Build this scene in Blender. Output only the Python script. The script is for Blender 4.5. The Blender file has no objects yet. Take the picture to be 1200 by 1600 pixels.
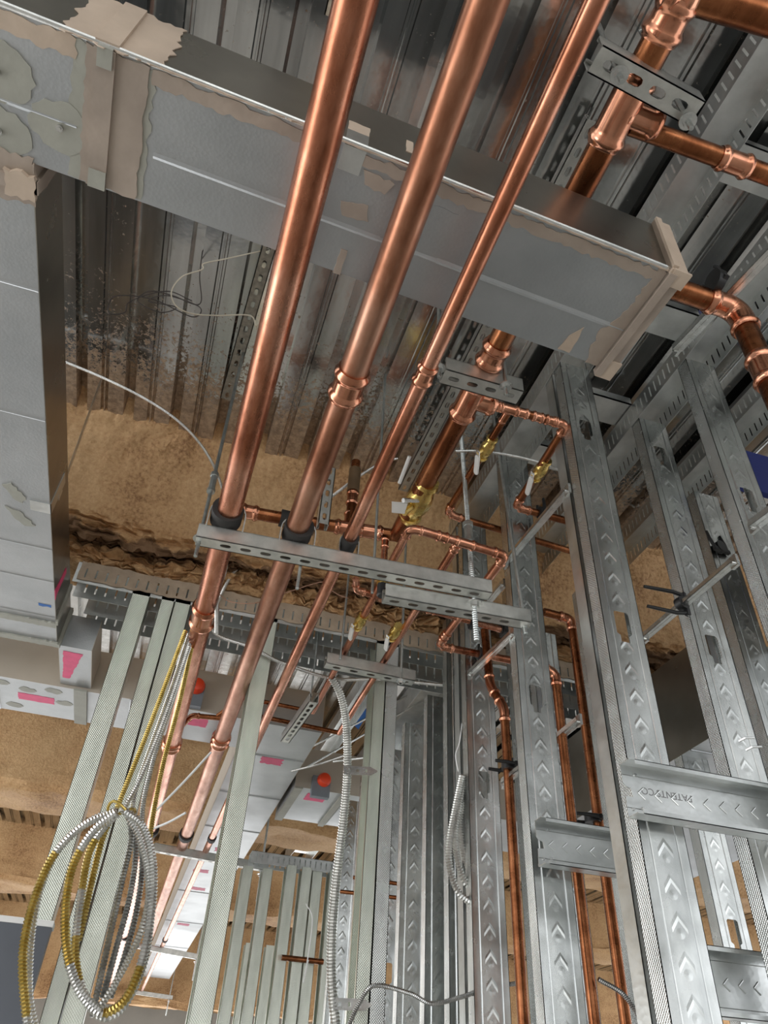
import bpy, bmesh, math, random
from mathutils import Vector, Matrix, noise
random.seed(7)
PI = math.pi
C = bpy.context.scene.collection
SC = bpy.context.scene
# ------------------------------------------------------------------ camera
CZ = 1.7                                   # camera height above the floor
F = 1155.0
R = Matrix(((0.952357216069621, 0.22980793692114768, 0.20050946393666066),
            (-0.3012498067296251, 0.6062432301345319, 0.7360147416060446),
            (0.047584524222532114, -0.7613523875605138, 0.6465897114944069)))
cam = bpy.data.cameras.new('camera'); camo = bpy.data.objects.new('camera', cam); C.objects.link(camo)
cam.sensor_fit = 'VERTICAL'; cam.sensor_height = 24; cam.sensor_width = 18; cam.lens = F / 1600 * 24
cam.clip_start = 0.02; cam.clip_end = 200
rt, dn, fw = R.col[0], R.col[1], R.col[2]
camo.matrix_world = Matrix(((rt[0], -dn[0], -fw[0], 0), (rt[1], -dn[1], -fw[1], 0), (rt[2], -dn[2], -fw[2], CZ), (0, 0, 0, 1)))
SC.camera = camo
# ------------------------------------------------------------------ world, light, exposure
SC.view_settings.view_transform = 'Standard'; SC.view_settings.look = 'None'
SC.view_settings.gamma = 1; SC.view_settings.use_curve_mapping = False
SC.view_settings.exposure = 0.2
w = bpy.data.worlds.new('World'); SC.world = w; w.use_nodes = True
wn = w.node_tree.nodes; bg = wn['Background']
bg.inputs[0].default_value = (0.95, 0.97, 1.0, 1); bg.inputs[1].default_value = 1.5

def area(name, loc, rot, sx, sy, power, col=(1, 1, 1)):
    l = bpy.data.lights.new(name, 'AREA'); l.shape = 'RECTANGLE'; l.size = sx; l.size_y = sy
    l.energy = power; l.color = col
    o = bpy.data.objects.new(name, l); o.location = loc; o.rotation_euler = rot; C.objects.link(o); return o
# daylight from the far open side; unseen fill lamps added left and behind camera
area('daylight_far_facade', (-1.5, 11.0, 1.6), (math.radians(-90), 0, 0), 10, 2.6, 190, (0.98, 0.99, 1.0))
area('fill_left_area', (-6.0, 2.0, 1.3), (0, math.radians(-90), 0), 2.4, 9, 230, (0.97, 0.98, 1.0))
area('fill_rear_area', (-1.0, -6.0, 1.3), (math.radians(90), 0, 0), 9, 2.2, 60, (1.0, 0.96, 0.90))

def V(x, y, h): return Vector((x, y, h + CZ))
def P(u, v, x=None, y=None, h=None):
    """point of the place seen at photo position u, v that lies on the plane x=, y= or h= (height above the camera)"""
    r = R @ Vector(((u - 600) / F, (v - 800) / F, 1))
    t = x / r[0] if x is not None else y / r[1] if y is not None else h / r[2]
    return Vector((r[0] * t, r[1] * t, r[2] * t + CZ))

# ------------------------------------------------------------------ materials
MATS = {}
def newmat(name):
    m = bpy.data.materials.new(name); m.use_nodes = True; MATS[name] = m
    nt = m.node_tree; return m, nt, nt.nodes['Principled BSDF'], nt.links.new
def node(nt, t, **kw):
    n = nt.nodes.new(t)
    for k, v in kw.items():
        if k.startswith('i_'):
            key = k[2:]; key = int(key) if key.isdigit() else key
            n.inputs[key].default_value = v
        else: setattr(n, k, v)
    return n
def mth(nt, op, a, b=None, c=None):
    n = nt.nodes.new('ShaderNodeMath'); n.operation = op
    for i, v in enumerate((a, b, c)):
        if v is None: continue
        if isinstance(v, (int, float)): n.inputs[i].default_value = v
        else: nt.links.new(v, n.inputs[i])
    return n.outputs[0]
def coords(nt, scale=(1, 1, 1)):
    tc = node(nt, 'ShaderNodeTexCoord'); mp = node(nt, 'ShaderNodeMapping')
    nt.links.new(tc.outputs['Object'], mp.inputs['Vector']); mp.inputs['Scale'].default_value = scale
    return mp.outputs[0], tc
def noisy(nt, vec, scale, detail=3, rough=.55):
    n = node(nt, 'ShaderNodeTexNoise'); n.inputs['Scale'].default_value = scale
    n.inputs['Detail'].default_value = detail; n.inputs['Roughness'].default_value = rough
    nt.links.new(vec, n.inputs['Vector']); return n.outputs['Fac']
def ramp(nt, fac, stops):
    r = node(nt, 'ShaderNodeValToRGB'); nt.links.new(fac, r.inputs[0])
    e = r.color_ramp.elements
    while len(e) > 1: e.remove(e[-1])
    e[0].position = stops[0][0]; e[0].color = (*stops[0][1], 1)
    for p, c in stops[1:]:
        k = e.new(p); k.color = (*c, 1)
    return r.outputs[0]
def metal(name, c1, c2, rough=.3, rvar=.12, scale=9, bump=.15, bscale=60, stretch=(1, 1, 1), metallic=1.0, spangle=0):
    m, nt, b, L = newmat(name)
    v, tc = coords(nt, stretch)
    f = noisy(nt, v, scale, 4)
    L(ramp(nt, f, [(.3, c1), (.7, c2)]), b.inputs['Base Color'])
    f2 = noisy(nt, v, scale * 2.3, 3)
    L(mth(nt, 'MULTIPLY_ADD', f2, rvar * 2, rough - rvar), b.inputs['Roughness'])
    b.inputs['Metallic'].default_value = metallic
    hgt = noisy(nt, v, bscale, 2)
    if spangle:
        vo = node(nt, 'ShaderNodeTexVoronoi'); vo.inputs['Scale'].default_value = spangle; L(v, vo.inputs['Vector'])
        hgt = mth(nt, 'ADD', hgt, vo.outputs['Distance'])
    bp = node(nt, 'ShaderNodeBump'); bp.inputs['Strength'].default_value = bump; bp.inputs['Distance'].default_value = .002
    L(hgt, bp.inputs['Height']); L(bp.outputs[0], b.inputs['Normal'])
    return m
def plain(name, c, rough=.6, var=.12, scale=20, bump=.1, metallic=0):
    c2 = tuple(max(0, x * (1 - var)) for x in c)
    return metal(name, c2, c, rough, .05, scale, bump, scale * 4, metallic=metallic)

galv = metal('galvanized steel', (.55, .57, .56), (.78, .80, .79), .34, .1, 10, .12, 30, spangle=90)
strutm = metal('zinc strut steel', (.52, .53, .50), (.72, .72, .68), .42, .1, 25, .2, 80)
rodm = metal('zinc rod steel', (.42, .45, .44), (.62, .65, .63), .35, .1, 40, .2, 120)
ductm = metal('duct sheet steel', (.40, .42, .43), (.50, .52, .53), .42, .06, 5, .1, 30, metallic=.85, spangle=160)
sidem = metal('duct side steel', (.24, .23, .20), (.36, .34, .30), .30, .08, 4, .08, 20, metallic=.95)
armor = metal('armored cable steel', (.55, .55, .53), (.78, .78, .75), .3, .08, 30, .1, 60)
armory = metal('yellow banded armor', (.42, .30, .07), (.66, .50, .17), .35, .08, 30, .1, 60)
def coppermat(name, dark, mid, lite, rough):
    m, nt, b, L = newmat(name); v, tc = coords(nt, (1, .3, 1)); v2, _ = coords(nt)
    f = mth(nt, 'ADD', mth(nt, 'MULTIPLY', noisy(nt, v, 16, 5, .65), .6), mth(nt, 'MULTIPLY', noisy(nt, v2, 3.2, 3), .4))
    L(ramp(nt, f, [(.34, dark), (.48, mid), (.64, lite)]), b.inputs['Base Color'])
    b.inputs['Metallic'].default_value = 1
    L(mth(nt, 'MULTIPLY_ADD', noisy(nt, v, 40, 4, .7), .30, rough - .13), b.inputs['Roughness'])
    bp = node(nt, 'ShaderNodeBump'); bp.inputs['Strength'].default_value = .35; bp.inputs['Distance'].default_value = .0015
    L(mth(nt, 'ADD', noisy(nt, v, 30, 4), noisy(nt, v2, 9, 2)), bp.inputs['Height']); L(bp.outputs[0], b.inputs['Normal'])
    return m
copper = coppermat('bright copper', (.24, .075, .035), (.47, .19, .11), (.76, .40, .28), .27)
if 0: copper = metal('bright copper', (.46, .18, .105), (.80, .40, .27), .24, .09, 7, .12, 50, stretch=(1, .35, 1))
copperd = coppermat('tarnished copper', (.11, .035, .014), (.24, .085, .035), (.42, .17, .075), .27)
copperf = metal('fitting copper', (.40, .15, .08), (.74, .36, .23), .2, .06, 18, .1, 50)
brass = metal('valve brass', (.55, .38, .10), (.80, .60, .22), .28, .08, 20, .1, 60)
zincs = metal('bright zinc', (.58, .59, .58), (.80, .81, .79), .25, .06, 30, .1, 60)
seal = plain('duct sealant', (.40, .33, .27), .6, .28, 9, .5)
seall = plain('pale duct sealant', (.55, .44, .34), .55, .25, 9, .5)
sealg = plain('grey green sealant', (.36, .36, .31), .55, .2, 12, .3)
black = plain('black plastic', (.015, .015, .015), .45, .3)
rubber = plain('black rubber cushion', (.03, .028, .026), .7, .3)
white = plain('white plastic coating', (.75, .74, .70), .4, .1)
pink = plain('pink tape', (.80, .06, .20), .5, .15, 30)
blue = plain('blue painter mark', (.03, .16, .50), .6, .2, 30)
bluedk = plain('deep blue sheet', (.003, .012, .12), .4, .2, 10)
red = plain('orange red cap', (.85, .07, .02), .35, .1)
greybox = plain('grey box plastic', (.20, .23, .26), .5, .1)
slate = plain('slate grey panel', (.09, .10, .12), .45, .15, 5)
wirew = plain('cream wire insulation', (.60, .54, .42), .5, .1)
wireb = plain('dark wire', (.05, .04, .035), .5, .2)
wirec = plain('thin copper wire', (.55, .30, .20), .4, .2)
thermo = plain('brown insulated plug', (.16, .10, .05), .4, .3)
cardm = plain('white marker paint', (.8, .8, .78), .6, .05)
letter = plain('stamped ink', (.22, .22, .22), .6, .1)
conc = plain('concrete floor', (.55, .53, .49), .8, .2, 3, .3)

# deck: glossy galvanized with foam overspray specks that thicken towards the foamed beam
m, nt, b, L = newmat('steel roof deck'); deckm = m
v, tc = coords(nt, (1, .12, 1)); v2, _ = coords(nt)
base = ramp(nt, noisy(nt, v, 9, 4), [(.32, (.34, .34, .335)), (.68, (.78, .79, .78))])
sp = node(nt, 'ShaderNodeSeparateXYZ'); L(tc.outputs['Object'], sp.inputs[0])
prox = mth(nt, 'MULTIPLY_ADD', sp.outputs[1], 1.25, -1.55)            # 0 at y=1.25, 1 at the beam
past = mth(nt, 'LESS_THAN', sp.outputs[1], 2.45)
prox = mth(nt, 'MULTIPLY', mth(nt, 'MULTIPLY', mth(nt, 'MAXIMUM', prox, 0.0), mth(nt, 'MAXIMUM', prox, 0.0)), past)
spk = noisy(nt, v2, 75, 5, .75); big = noisy(nt, v2, 7, 4)
t = mth(nt, 'ADD', mth(nt, 'MULTIPLY_ADD', prox, .30, mth(nt, 'MULTIPLY', big, .25)), mth(nt, 'MULTIPLY', spk, .8))
mask = ramp(nt, t, [(.645, (0, 0, 0)), (.70, (.86, .86, .86))])
mx = node(nt, 'ShaderNodeMix', data_type='RGBA'); L(mask, mx.inputs[0]); L(base, mx.inputs[6]); L(ramp(nt, noisy(nt, v2, 45, 5, .7), [(.38, (.24, .15, .08)), (.6, (.52, .36, .22))]), mx.inputs[7])
L(mx.outputs[2], b.inputs['Base Color'])
L(mth(nt, 'SUBTRACT', 1.0, mth(nt, 'MULTIPLY', mask, .85)), b.inputs['Metallic'])
L(mth(nt, 'MULTIPLY_ADD', mask, .4, .15), b.inputs['Roughness'])
bp = node(nt, 'ShaderNodeBump'); bp.inputs['Strength'].default_value = .3; bp.inputs['Distance'].default_value = .004
L(noisy(nt, v2, 12, 3), bp.inputs['Height']); L(bp.outputs[0], b.inputs['Normal'])

# spray foam
m, nt, b, L = newmat('spray foam'); foam = m
v, tc = coords(nt)
f1 = noisy(nt, v, 3, 4); f2 = noisy(nt, v, 75, 4, .65)
c1 = ramp(nt, mth(nt, 'ADD', mth(nt, 'MULTIPLY', f1, .5), mth(nt, 'MULTIPLY', f2, .5)), [(.33, (.24, .115, .045)), (.46, (.52, .31, .145)), (.65, (.68, .45, .235))])
at_ = node(nt, 'ShaderNodeAttribute', attribute_name='dark_edge'); mt_ = node(nt, 'ShaderNodeMix', data_type='RGBA')
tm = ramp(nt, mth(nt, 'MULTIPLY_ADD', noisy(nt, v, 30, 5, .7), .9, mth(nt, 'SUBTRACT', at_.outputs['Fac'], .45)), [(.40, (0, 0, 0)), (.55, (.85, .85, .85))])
L(tm, mt_.inputs[0]); L(c1, mt_.inputs[6]); mt_.inputs[7].default_value = (.15, .08, .04, 1)  # dark brown mixed in along the beam's lower edge
L(mt_.outputs[2], b.inputs['Base Color']); b.inputs['Roughness'].default_value = .75
bp = node(nt, 'ShaderNodeBump'); bp.inputs['Strength'].default_value = .7; bp.inputs['Distance'].default_value = .008
L(mth(nt, 'ADD', f2, mth(nt, 'MULTIPLY', noisy(nt, v, 18, 3), 1.2)), bp.inputs['Height']); L(bp.outputs[0], b.inputs['Normal'])

foamd = plain('dark brown foam', (.20, .115, .06), .85, .5, 40, .6)
# stud steel: chevrons pressed down the middle of the web, knurled flanges (object space: web across x, length z)
def studmat(name, c1, c2, rough, chev=True):
    m, nt, b, L = newmat(name)
    v, tc = coords(nt); vs, _ = coords(nt, (1, 1, .25))
    L(ramp(nt, noisy(nt, vs, 14, 4), [(.3, c1), (.7, c2)]), b.inputs['Base Color'])
    b.inputs['Metallic'].default_value = 1
    L(mth(nt, 'MULTIPLY_ADD', noisy(nt, v, 22, 3), .22, rough - .11), b.inputs['Roughness'])
    s = node(nt, 'ShaderNodeSeparateXYZ'); L(tc.outputs['Object'], s.inputs[0])
    ax = mth(nt, 'ABSOLUTE', s.outputs[0]); pz = .062
    fz = mth(nt, 'MULTIPLY', mth(nt, 'FRACT', mth(nt, 'DIVIDE', s.outputs[2], pz)), pz)
    d = mth(nt, 'ABSOLUTE', mth(nt, 'SUBTRACT', mth(nt, 'MULTIPLY_ADD', ax, 1.25, fz), .042))
    line = mth(nt, 'SUBTRACT', 1.0, mth(nt, 'MINIMUM', mth(nt, 'DIVIDE', d, .008), 1.0))
    inside = mth(nt, 'LESS_THAN', ax, .016)
    dot = mth(nt, 'SQRT', mth(nt, 'ADD', mth(nt, 'POWER', ax, 2.0), mth(nt, 'POWER', mth(nt, 'SUBTRACT', fz, .014), 2.0)))
    dotm = mth(nt, 'SUBTRACT', 1.0, mth(nt, 'MINIMUM', mth(nt, 'DIVIDE', dot, .009), 1.0))
    ch = mth(nt, 'ADD', mth(nt, 'MULTIPLY', line, inside), mth(nt, 'MULTIPLY', dotm, .7))
    rib = mth(nt, 'SUBTRACT', 1.0, mth(nt, 'MINIMUM', mth(nt, 'DIVIDE', mth(nt, 'ABSOLUTE', mth(nt, 'SUBTRACT', ax, .029)), .0022), 1.0))
    kn = mth(nt, 'MULTIPLY', mth(nt, 'SINE', mth(nt, 'MULTIPLY', s.outputs[2], 900.0)), mth(nt, 'SINE', mth(nt, 'MULTIPLY', s.outputs[1], 900.0)))
    kn = mth(nt, 'MULTIPLY', kn, mth(nt, 'GREATER_THAN', ax, .0445))
    hgt = mth(nt, 'ADD', mth(nt, 'MULTIPLY', ch, .18 if chev else 0), mth(nt, 'ADD', mth(nt, 'MULTIPLY', rib, -.4), mth(nt, 'MULTIPLY', kn, .12)))
    hgt = mth(nt, 'ADD', hgt, mth(nt, 'MULTIPLY', noisy(nt, v, 6, 2), 1.3))
    bp = node(nt, 'ShaderNodeBump'); bp.inputs['Strength'].default_value = 1.0; bp.inputs['Distance'].default_value = .004
    L(hgt, bp.inputs['Height']); L(bp.outputs[0], b.inputs['Normal'])
    return m
studm = studmat('pressed stud steel', (.50, .52, .51), (.82, .84, .82), .25)
studg = studmat('greenish stud steel', (.54, .57, .50), (.80, .83, .74), .33)

# ------------------------------------------------------------------ object helpers
def mark(o, label=None, cat=None, group=None, kind=None):
    if label: o['label'] = label
    if cat: o['category'] = cat
    if group: o['group'] = group
    if kind: o['kind'] = kind
    return o
def obj(name, bm, mat, parent=None, label=None, cat=None, group=None, kind=None, smooth=True, origin=None):
    me = bpy.data.meshes.new(name)
    bmesh.ops.recalc_face_normals(bm, faces=bm.faces)
    if origin is not None: bmesh.ops.translate(bm, verts=bm.verts, vec=-Vector(origin))
    bm.to_mesh(me); bm.free()
    for m_ in (mat if isinstance(mat, (list, tuple)) else [mat]): me.materials.append(m_)
    o = bpy.data.objects.new(name, me); C.objects.link(o)
    if origin is not None: o.location = origin
    if parent: o.parent = parent
    if smooth:
        for p in me.polygons: p.use_smooth = True
        try: me.set_sharp_from_angle(angle=math.radians(35))
        except Exception: pass
    return mark(o, label, cat, group, kind)
def child(name, bm, mat, parent, label=None, **k):
    """bm is in world coordinates; parent may be moved"""
    o = obj(name, bm, mat, None, label, **k)
    o.parent = parent; o.matrix_parent_inverse = parent_world(parent).inverted(); return o
def parent_world(p):
    m_ = Matrix.Translation(p.location) @ p.rotation_euler.to_matrix().to_4x4()
    return m_ if p.parent is None else parent_world(p.parent) @ p.matrix_parent_inverse @ m_
def empty(name, loc, label, cat, group=None):
    o = bpy.data.objects.new(name, None); C.objects.link(o); o.location = loc; o.empty_display_size = .05
    return mark(o, label, cat, group)
def frame(origin, xa, za):
    xa = Vector(xa).normalized(); za = Vector(za); za = (za - xa * za.dot(xa)).normalized(); ya = za.cross(xa)
    return Matrix(((xa[0], ya[0], za[0], origin[0]), (xa[1], ya[1], za[1], origin[1]), (xa[2], ya[2], za[2], origin[2]), (0, 0, 0, 1)))
def box(bm, lo, hi, M=None):
    M = M or Matrix()
    vs = [bm.verts.new(M @ Vector((x, y, z))) for x in (lo[0], hi[0]) for y in (lo[1], hi[1]) for z in (lo[2], hi[2])]
    for f in ((0, 1, 3, 2), (4, 6, 7, 5), (0, 4, 5, 1), (2, 3, 7, 6), (0, 2, 6, 4), (1, 5, 7, 3)):
        bm.faces.new([vs[i] for i in f])
def hexa(bm, pts):
    """8 points: bottom quad then top quad"""
    vs = [bm.verts.new(p) for p in pts]
    for f in ((0, 1, 2, 3), (4, 5, 6, 7), (0, 1, 5, 4), (1, 2, 6, 5), (2, 3, 7, 6), (3, 0, 4, 7)): bm.faces.new([vs[i] for i in f])
def plate(bm, outer, holes, M, t=.0015):
    """flat sheet in the local xy plane with real openings, thickness t along local z"""
    tmp = bmesh.new(); loops = []
    for lp in [outer] + list(holes):
        vs = [tmp.verts.new((p[0], p[1], 0)) for p in lp]; loops.append(vs)
        for i in range(len(vs)): tmp.edges.new((vs[i], vs[(i + 1) % len(vs)]))
    bmesh.ops.triangle_fill(tmp, use_beauty=True, use_dissolve=False, edges=tmp.edges[:], normal=(0, 0, 1))
    tmp.verts.index_update()
    n = len(tmp.verts); tmp.verts.ensure_lookup_table()
    lo = [bm.verts.new(M @ v_.co) for v_ in tmp.verts]
    hi = [bm.verts.new(M @ (v_.co + Vector((0, 0, t)))) for v_ in tmp.verts]
    for f in tmp.faces:
        ids = [v_.index for v_ in f.verts]
        bm.faces.new([lo[i] for i in ids]); bm.faces.new([hi[i] for i in reversed(ids)])
    for lp in loops:
        ids = [v_.index for v_ in lp]
        for i in range(len(ids)):
            a, b_ = ids[i], ids[(i + 1) % len(ids)]
            bm.faces.new([lo[a], lo[b_], hi[b_], hi[a]])
    tmp.free()
def slot(cx, cy, l, w_, n=4):
    r = w_ / 2; a = max(l / 2 - r, 0); pts = []
    for i in range(n + 1): pts.append((cx + a + r * math.cos(-PI / 2 + PI * i / n), cy + r * math.sin(-PI / 2 + PI * i / n)))
    for i in range(n + 1): pts.append((cx - a + r * math.cos(PI / 2 + PI * i / n), cy + r * math.sin(PI / 2 + PI * i / n)))
    out = []
    for p in pts:
        if not out or (abs(p[0] - out[-1][0]) + abs(p[1] - out[-1][1])) > 1e-6: out.append(p)
    if abs(out[0][0] - out[-1][0]) + abs(out[0][1] - out[-1][1]) < 1e-6: out.pop()
    return out
def rect(x0, y0, x1, y1): return [(x0, y0), (x1, y0), (x1, y1), (x0, y1)]
def tube(bm, pts, r, seg=12, cap=True, rf=None):
    pts = [Vector(p) for p in pts]; n = len(pts)
    t0 = (pts[1] - pts[0]).normalized()
    a = t0.orthogonal().normalized(); rings = []
    prev = t0
    for i, p in enumerate(pts):
        if i == 0: t = t0
        elif i == n - 1: t = (pts[-1] - pts[-2]).normalized()
        else: t = ((pts[i + 1] - p).normalized() + (p - pts[i - 1]).normalized()).normalized()
        q = prev.rotation_difference(t); a = (q @ a); a = (a - t * a.dot(t)).normalized(); prev = t
        b_ = t.cross(a); rr = rf(i) if rf else r
        rings.append([bm.verts.new(p + (a * math.cos(2 * PI * k / seg) + b_ * math.sin(2 * PI * k / seg)) * rr) for k in range(seg)])
    for i in range(n - 1):
        for k in range(seg):
            bm.faces.new([rings[i][k], rings[i][(k + 1) % seg], rings[i + 1][(k + 1) % seg], rings[i + 1][k]])
    if cap: bm.faces.new(list(reversed(rings[0]))); bm.faces.new(rings[-1])
def fillet(pts, rad, n=6):
    pts = [Vector(p) for p in pts]; out = [pts[0]]; arcs = []
    for i in range(1, len(pts) - 1):
        a, b_, c = pts[i - 1], pts[i], pts[i + 1]
        d1 = (a - b_).normalized(); d2 = (c - b_).normalized()
        r_ = min(rad, (a - b_).length * .45, (c - b_).length * .45)
        p1 = b_ + d1 * r_; p2 = b_ + d2 * r_; arc = []
        for k in range(n + 1):
            t = k / n; arc.append(p1 * (1 - t) ** 2 + b_ * 2 * t * (1 - t) + p2 * t * t)
        out += arc; arcs.append((arc, d1, d2))
    out.append(pts[-1]); return out, arcs
def resample(pts, step):
    pts = [Vector(p) for p in pts]; out = [pts[0].copy()]; acc = 0
    for i in range(len(pts) - 1):
        d = pts[i + 1] - pts[i]; L_ = d.length
        if L_ < 1e-9: continue
        s = step - acc
        while s <= L_:
            out.append(pts[i] + d * (s / L_)); s += step
        acc = L_ - (s - step)
    if (out[-1] - pts[-1]).length > step * .3: out.append(pts[-1].copy())
    return out
def spline(pts, n=10):
    pts = [Vector(p) for p in pts]; q = [pts[0] * 2 - pts[1]] + pts + [pts[-1] * 2 - pts[-2]]; out = []
    for i in range(1, len(q) - 2):
        p0, p1, p2, p3 = q[i - 1], q[i], q[i + 1], q[i + 2]
        for k in range(n):
            t = k / n
            out.append(.5 * ((2 * p1) + (p2 - p0) * t + (2 * p0 - 5 * p1 + 4 * p2 - p3) * t * t + (3 * p1 - p0 - 3 * p2 + p3) * t ** 3))
    out.append(pts[-1]); return out
def fit_tube(bm, pts, r, seg=18):
    """a press fitting: body a little wider than the pipe and a rounded bead near each end"""
    L_ = sum((Vector(pts[i + 1]) - Vector(pts[i])).length for i in range(len(pts) - 1))
    step = r * .13; q = resample(pts, step); n = len(q)
    def rf(i):
        s = i * step; d = min(s, max(L_ - s, 0)); b_ = .38 * r
        k = max(0, 1 - abs(d - b_ * 1.3) / b_)
        return r * (1.12 + .2 * math.sin(k * PI / 2))
    tube(bm, q, r, seg, True, rf)

def pipe(name, label, pts, r, mat=copper, couplings=(), tees=(), cat='pipe', group=None, rad=2.4, seg=20, elbows=True, fitmat=None):
    """one copper run; corners get elbow parts, couplings=[(point, length)], tees=[(point, dir, length)]"""
    fitmat = fitmat or copperf
    path, arcs = fillet(pts, r * rad)
    bm = bmesh.new(); tube(bm, path, r, seg)
    o = obj(name, bm, mat, None, label, cat, group, origin=pts[0])
    def axis_at(p):
        best = None
        for i in range(len(path) - 1):
            a, d = path[i], path[i + 1] - path[i]
            if d.length < 1e-7: continue
            t = max(0, min(1, (p - a).dot(d) / d.length_squared)); c = a + d * t
            if best is None or (c - p).length < best[0]: best = ((c - p).length, c, d.normalized())
        return best[1], best[2]
    if elbows:
        for arc, d1, d2 in arcs:
            bm = bmesh.new(); fit_tube(bm, [arc[0] + d1 * r * 1.5] + arc + [arc[-1] + d2 * r * 1.5], r)
            child('elbow', bm, fitmat, o)
    for p, ln in couplings:
        c, d = axis_at(p); bm = bmesh.new(); fit_tube(bm, [c - d * ln / 2, c + d * ln / 2], r); child('coupling', bm, fitmat, o)
    for p, dr, ln in tees:
        c, d = axis_at(p); dr = Vector(dr).normalized(); bm = bmesh.new()
        fit_tube(bm, [c - d * r * 2.3, c + d * r * 2.3], r); fit_tube(bm, [c, c + dr * ln], r * .8)
        child('tee_fitting', bm, fitmat, o)
    return o
def valve(parent, c, d, r, hdir=None, hcol=None, hup=Vector((0, 0, 1))):
    """brass ball valve on a pipe with a coated lever handle"""
    d = d.normalized(); M = frame(c, d, hup); bm = bmesh.new()
    prof = [(-3.6, 1.35), (-3.0, 1.5), (-2.9, 1.2), (-2.2, 1.25), (-1.5, 1.5), (-.6, 1.65), (.6, 1.65), (1.5, 1.5), (2.2, 1.25), (2.9, 1.2), (3.0, 1.5), (3.6, 1.35)]
    pts = [c + d * (a * r) for a, _ in prof]; tube(bm, pts, r, 10, True, lambda i: prof[i][1] * r)
    tube(bm, [c + hup * r * 1.2, c + hup * r * 3.1], r * .5, 10)
    vb = child('valve_body', bm, brass, parent, 'brass ball valve body')
    if hdir is not None:
        hd = Vector(hdir).normalized(); a = c + hup * r * 3.0; M2 = frame(a, hd, hup); bm = bmesh.new()
        box(bm, (-r * .6, -r * .55, -.001), (r * 1.4, r * .55, .0015), M2); child('handle_plate', bm, zincs, vb)
        bm = bmesh.new()
        plate(bm, slot(r * 4.2, 0, r * 6.5, r * 1.3, 6), [], M2 @ Matrix.Translation((0, 0, -r * .2)), r * .45)
        child('valve_handle', bm, hcol or white, vb, 'white coated lever')
    return vb

def strut(name, label, p0, p1, down=(0, 0, -1), size=.041, cat='strut', group=None, depth=None, mat=None, pitch=.048, off=.03, sl=.028, sw=.013, lips=True):
    p0, p1 = Vector(p0), Vector(p1); L_ = (p1 - p0).length; M = frame(p0, p1 - p0, -Vector(down)); bm = bmesh.new(); s = size / 2; dp = depth or size
    holes = []; k = off
    while k < L_ - .02: holes.append(slot(k, 0, sl, sw)); k += pitch
    plate(bm, rect(0, -s, L_, s), holes, M, .0028)
    box(bm, (0, -s, 0), (L_, -s + .0028, dp), M); box(bm, (0, s - .0028, 0), (L_, s, dp), M)
    if lips:
        for q in (-1, 1):
            y0, y1 = (-s, -s + .009) if q < 0 else (s - .009, s)
            box(bm, (0, y0, dp - .0028), (L_, y1, dp), M)
            y0, y1 = (-s + .0065, -s + .009) if q < 0 else (s - .009, s - .0065)
            box(bm, (0, y0, dp - .010), (L_, y1, dp), M)
    return obj(name, bm, mat or strutm, None, label, cat, group, smooth=False, origin=p0)
def hexnut(bm, c, d, r, h):
    d = Vector(d).normalized(); tube(bm, [c, c + d * h], r, 6)
def rod(name, label, bot, top, r=.0055, nuts=(), coupler=None, group=None, mat=None, washer=True):
    """threaded rod; nuts = list of points where a washer and nut sit"""
    bot, top = Vector(bot), Vector(top); q = resample([bot, top], .0035)
    bm = bmesh.new(); tube(bm, q, r, 8, True, lambda i: r * (1.0 if i % 2 else .84))
    o = obj(name, bm, mat or rodm, None, label, 'threaded rod', group, origin=bot)
    d = (top - bot).normalized()
    for z in nuts:
        c = bot + d * z; bm = bmesh.new(); hexnut(bm, c, d, r * 1.9, r * 1.6); child('hex_nut', bm, zincs, o)
        if washer:
            bm = bmesh.new(); tube(bm, [c + d * r * 1.6, c + d * r * 2.0], r * 3.1, 16); child('washer', bm, zincs, o)
    if coupler is not None:
        c = bot + d * coupler; bm = bmesh.new(); tube(bm, [c, c + d * .012, c + d * .013, c + d * .06, c + d * .061, c + d * .073], r, 8, True, lambda i: r * (2.1, 2.1, 1.7, 1.7, 2.1, 2.1)[i]); child('rod_coupling', bm, rodm, o)
    return o
def cable(name, label, pts, r=.006, mat=None, pitch=.0045, cat='cable', group=None, n=10, smoothpts=True, seg=8, band=None):
    q = spline(pts, n) if smoothpts else pts
    q = resample(q, pitch / 2); bm = bmesh.new()
    tube(bm, q, r, seg, True, lambda i: r * (1.0 if i % 2 else .74))
    o = obj(name, bm, [mat or armor] + ([armory] if band else []), None, label, cat, group, origin=pts[0])
    if band:
        n_ = len(o.data.polygons)
        for k_, p_ in enumerate(o.data.polygons):
            if any(a * n_ <= k_ < b_ * n_ for a, b_ in band): p_.material_index = 1
    return o
def wire(name, label, pts, r=.0015, mat=None, cat='wire', group=None, n=10):
    bm = bmesh.new(); tube(bm, spline(pts, n), r, 6); return obj(name, bm, mat or wirew, None, label, cat, group, origin=pts[0])

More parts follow.
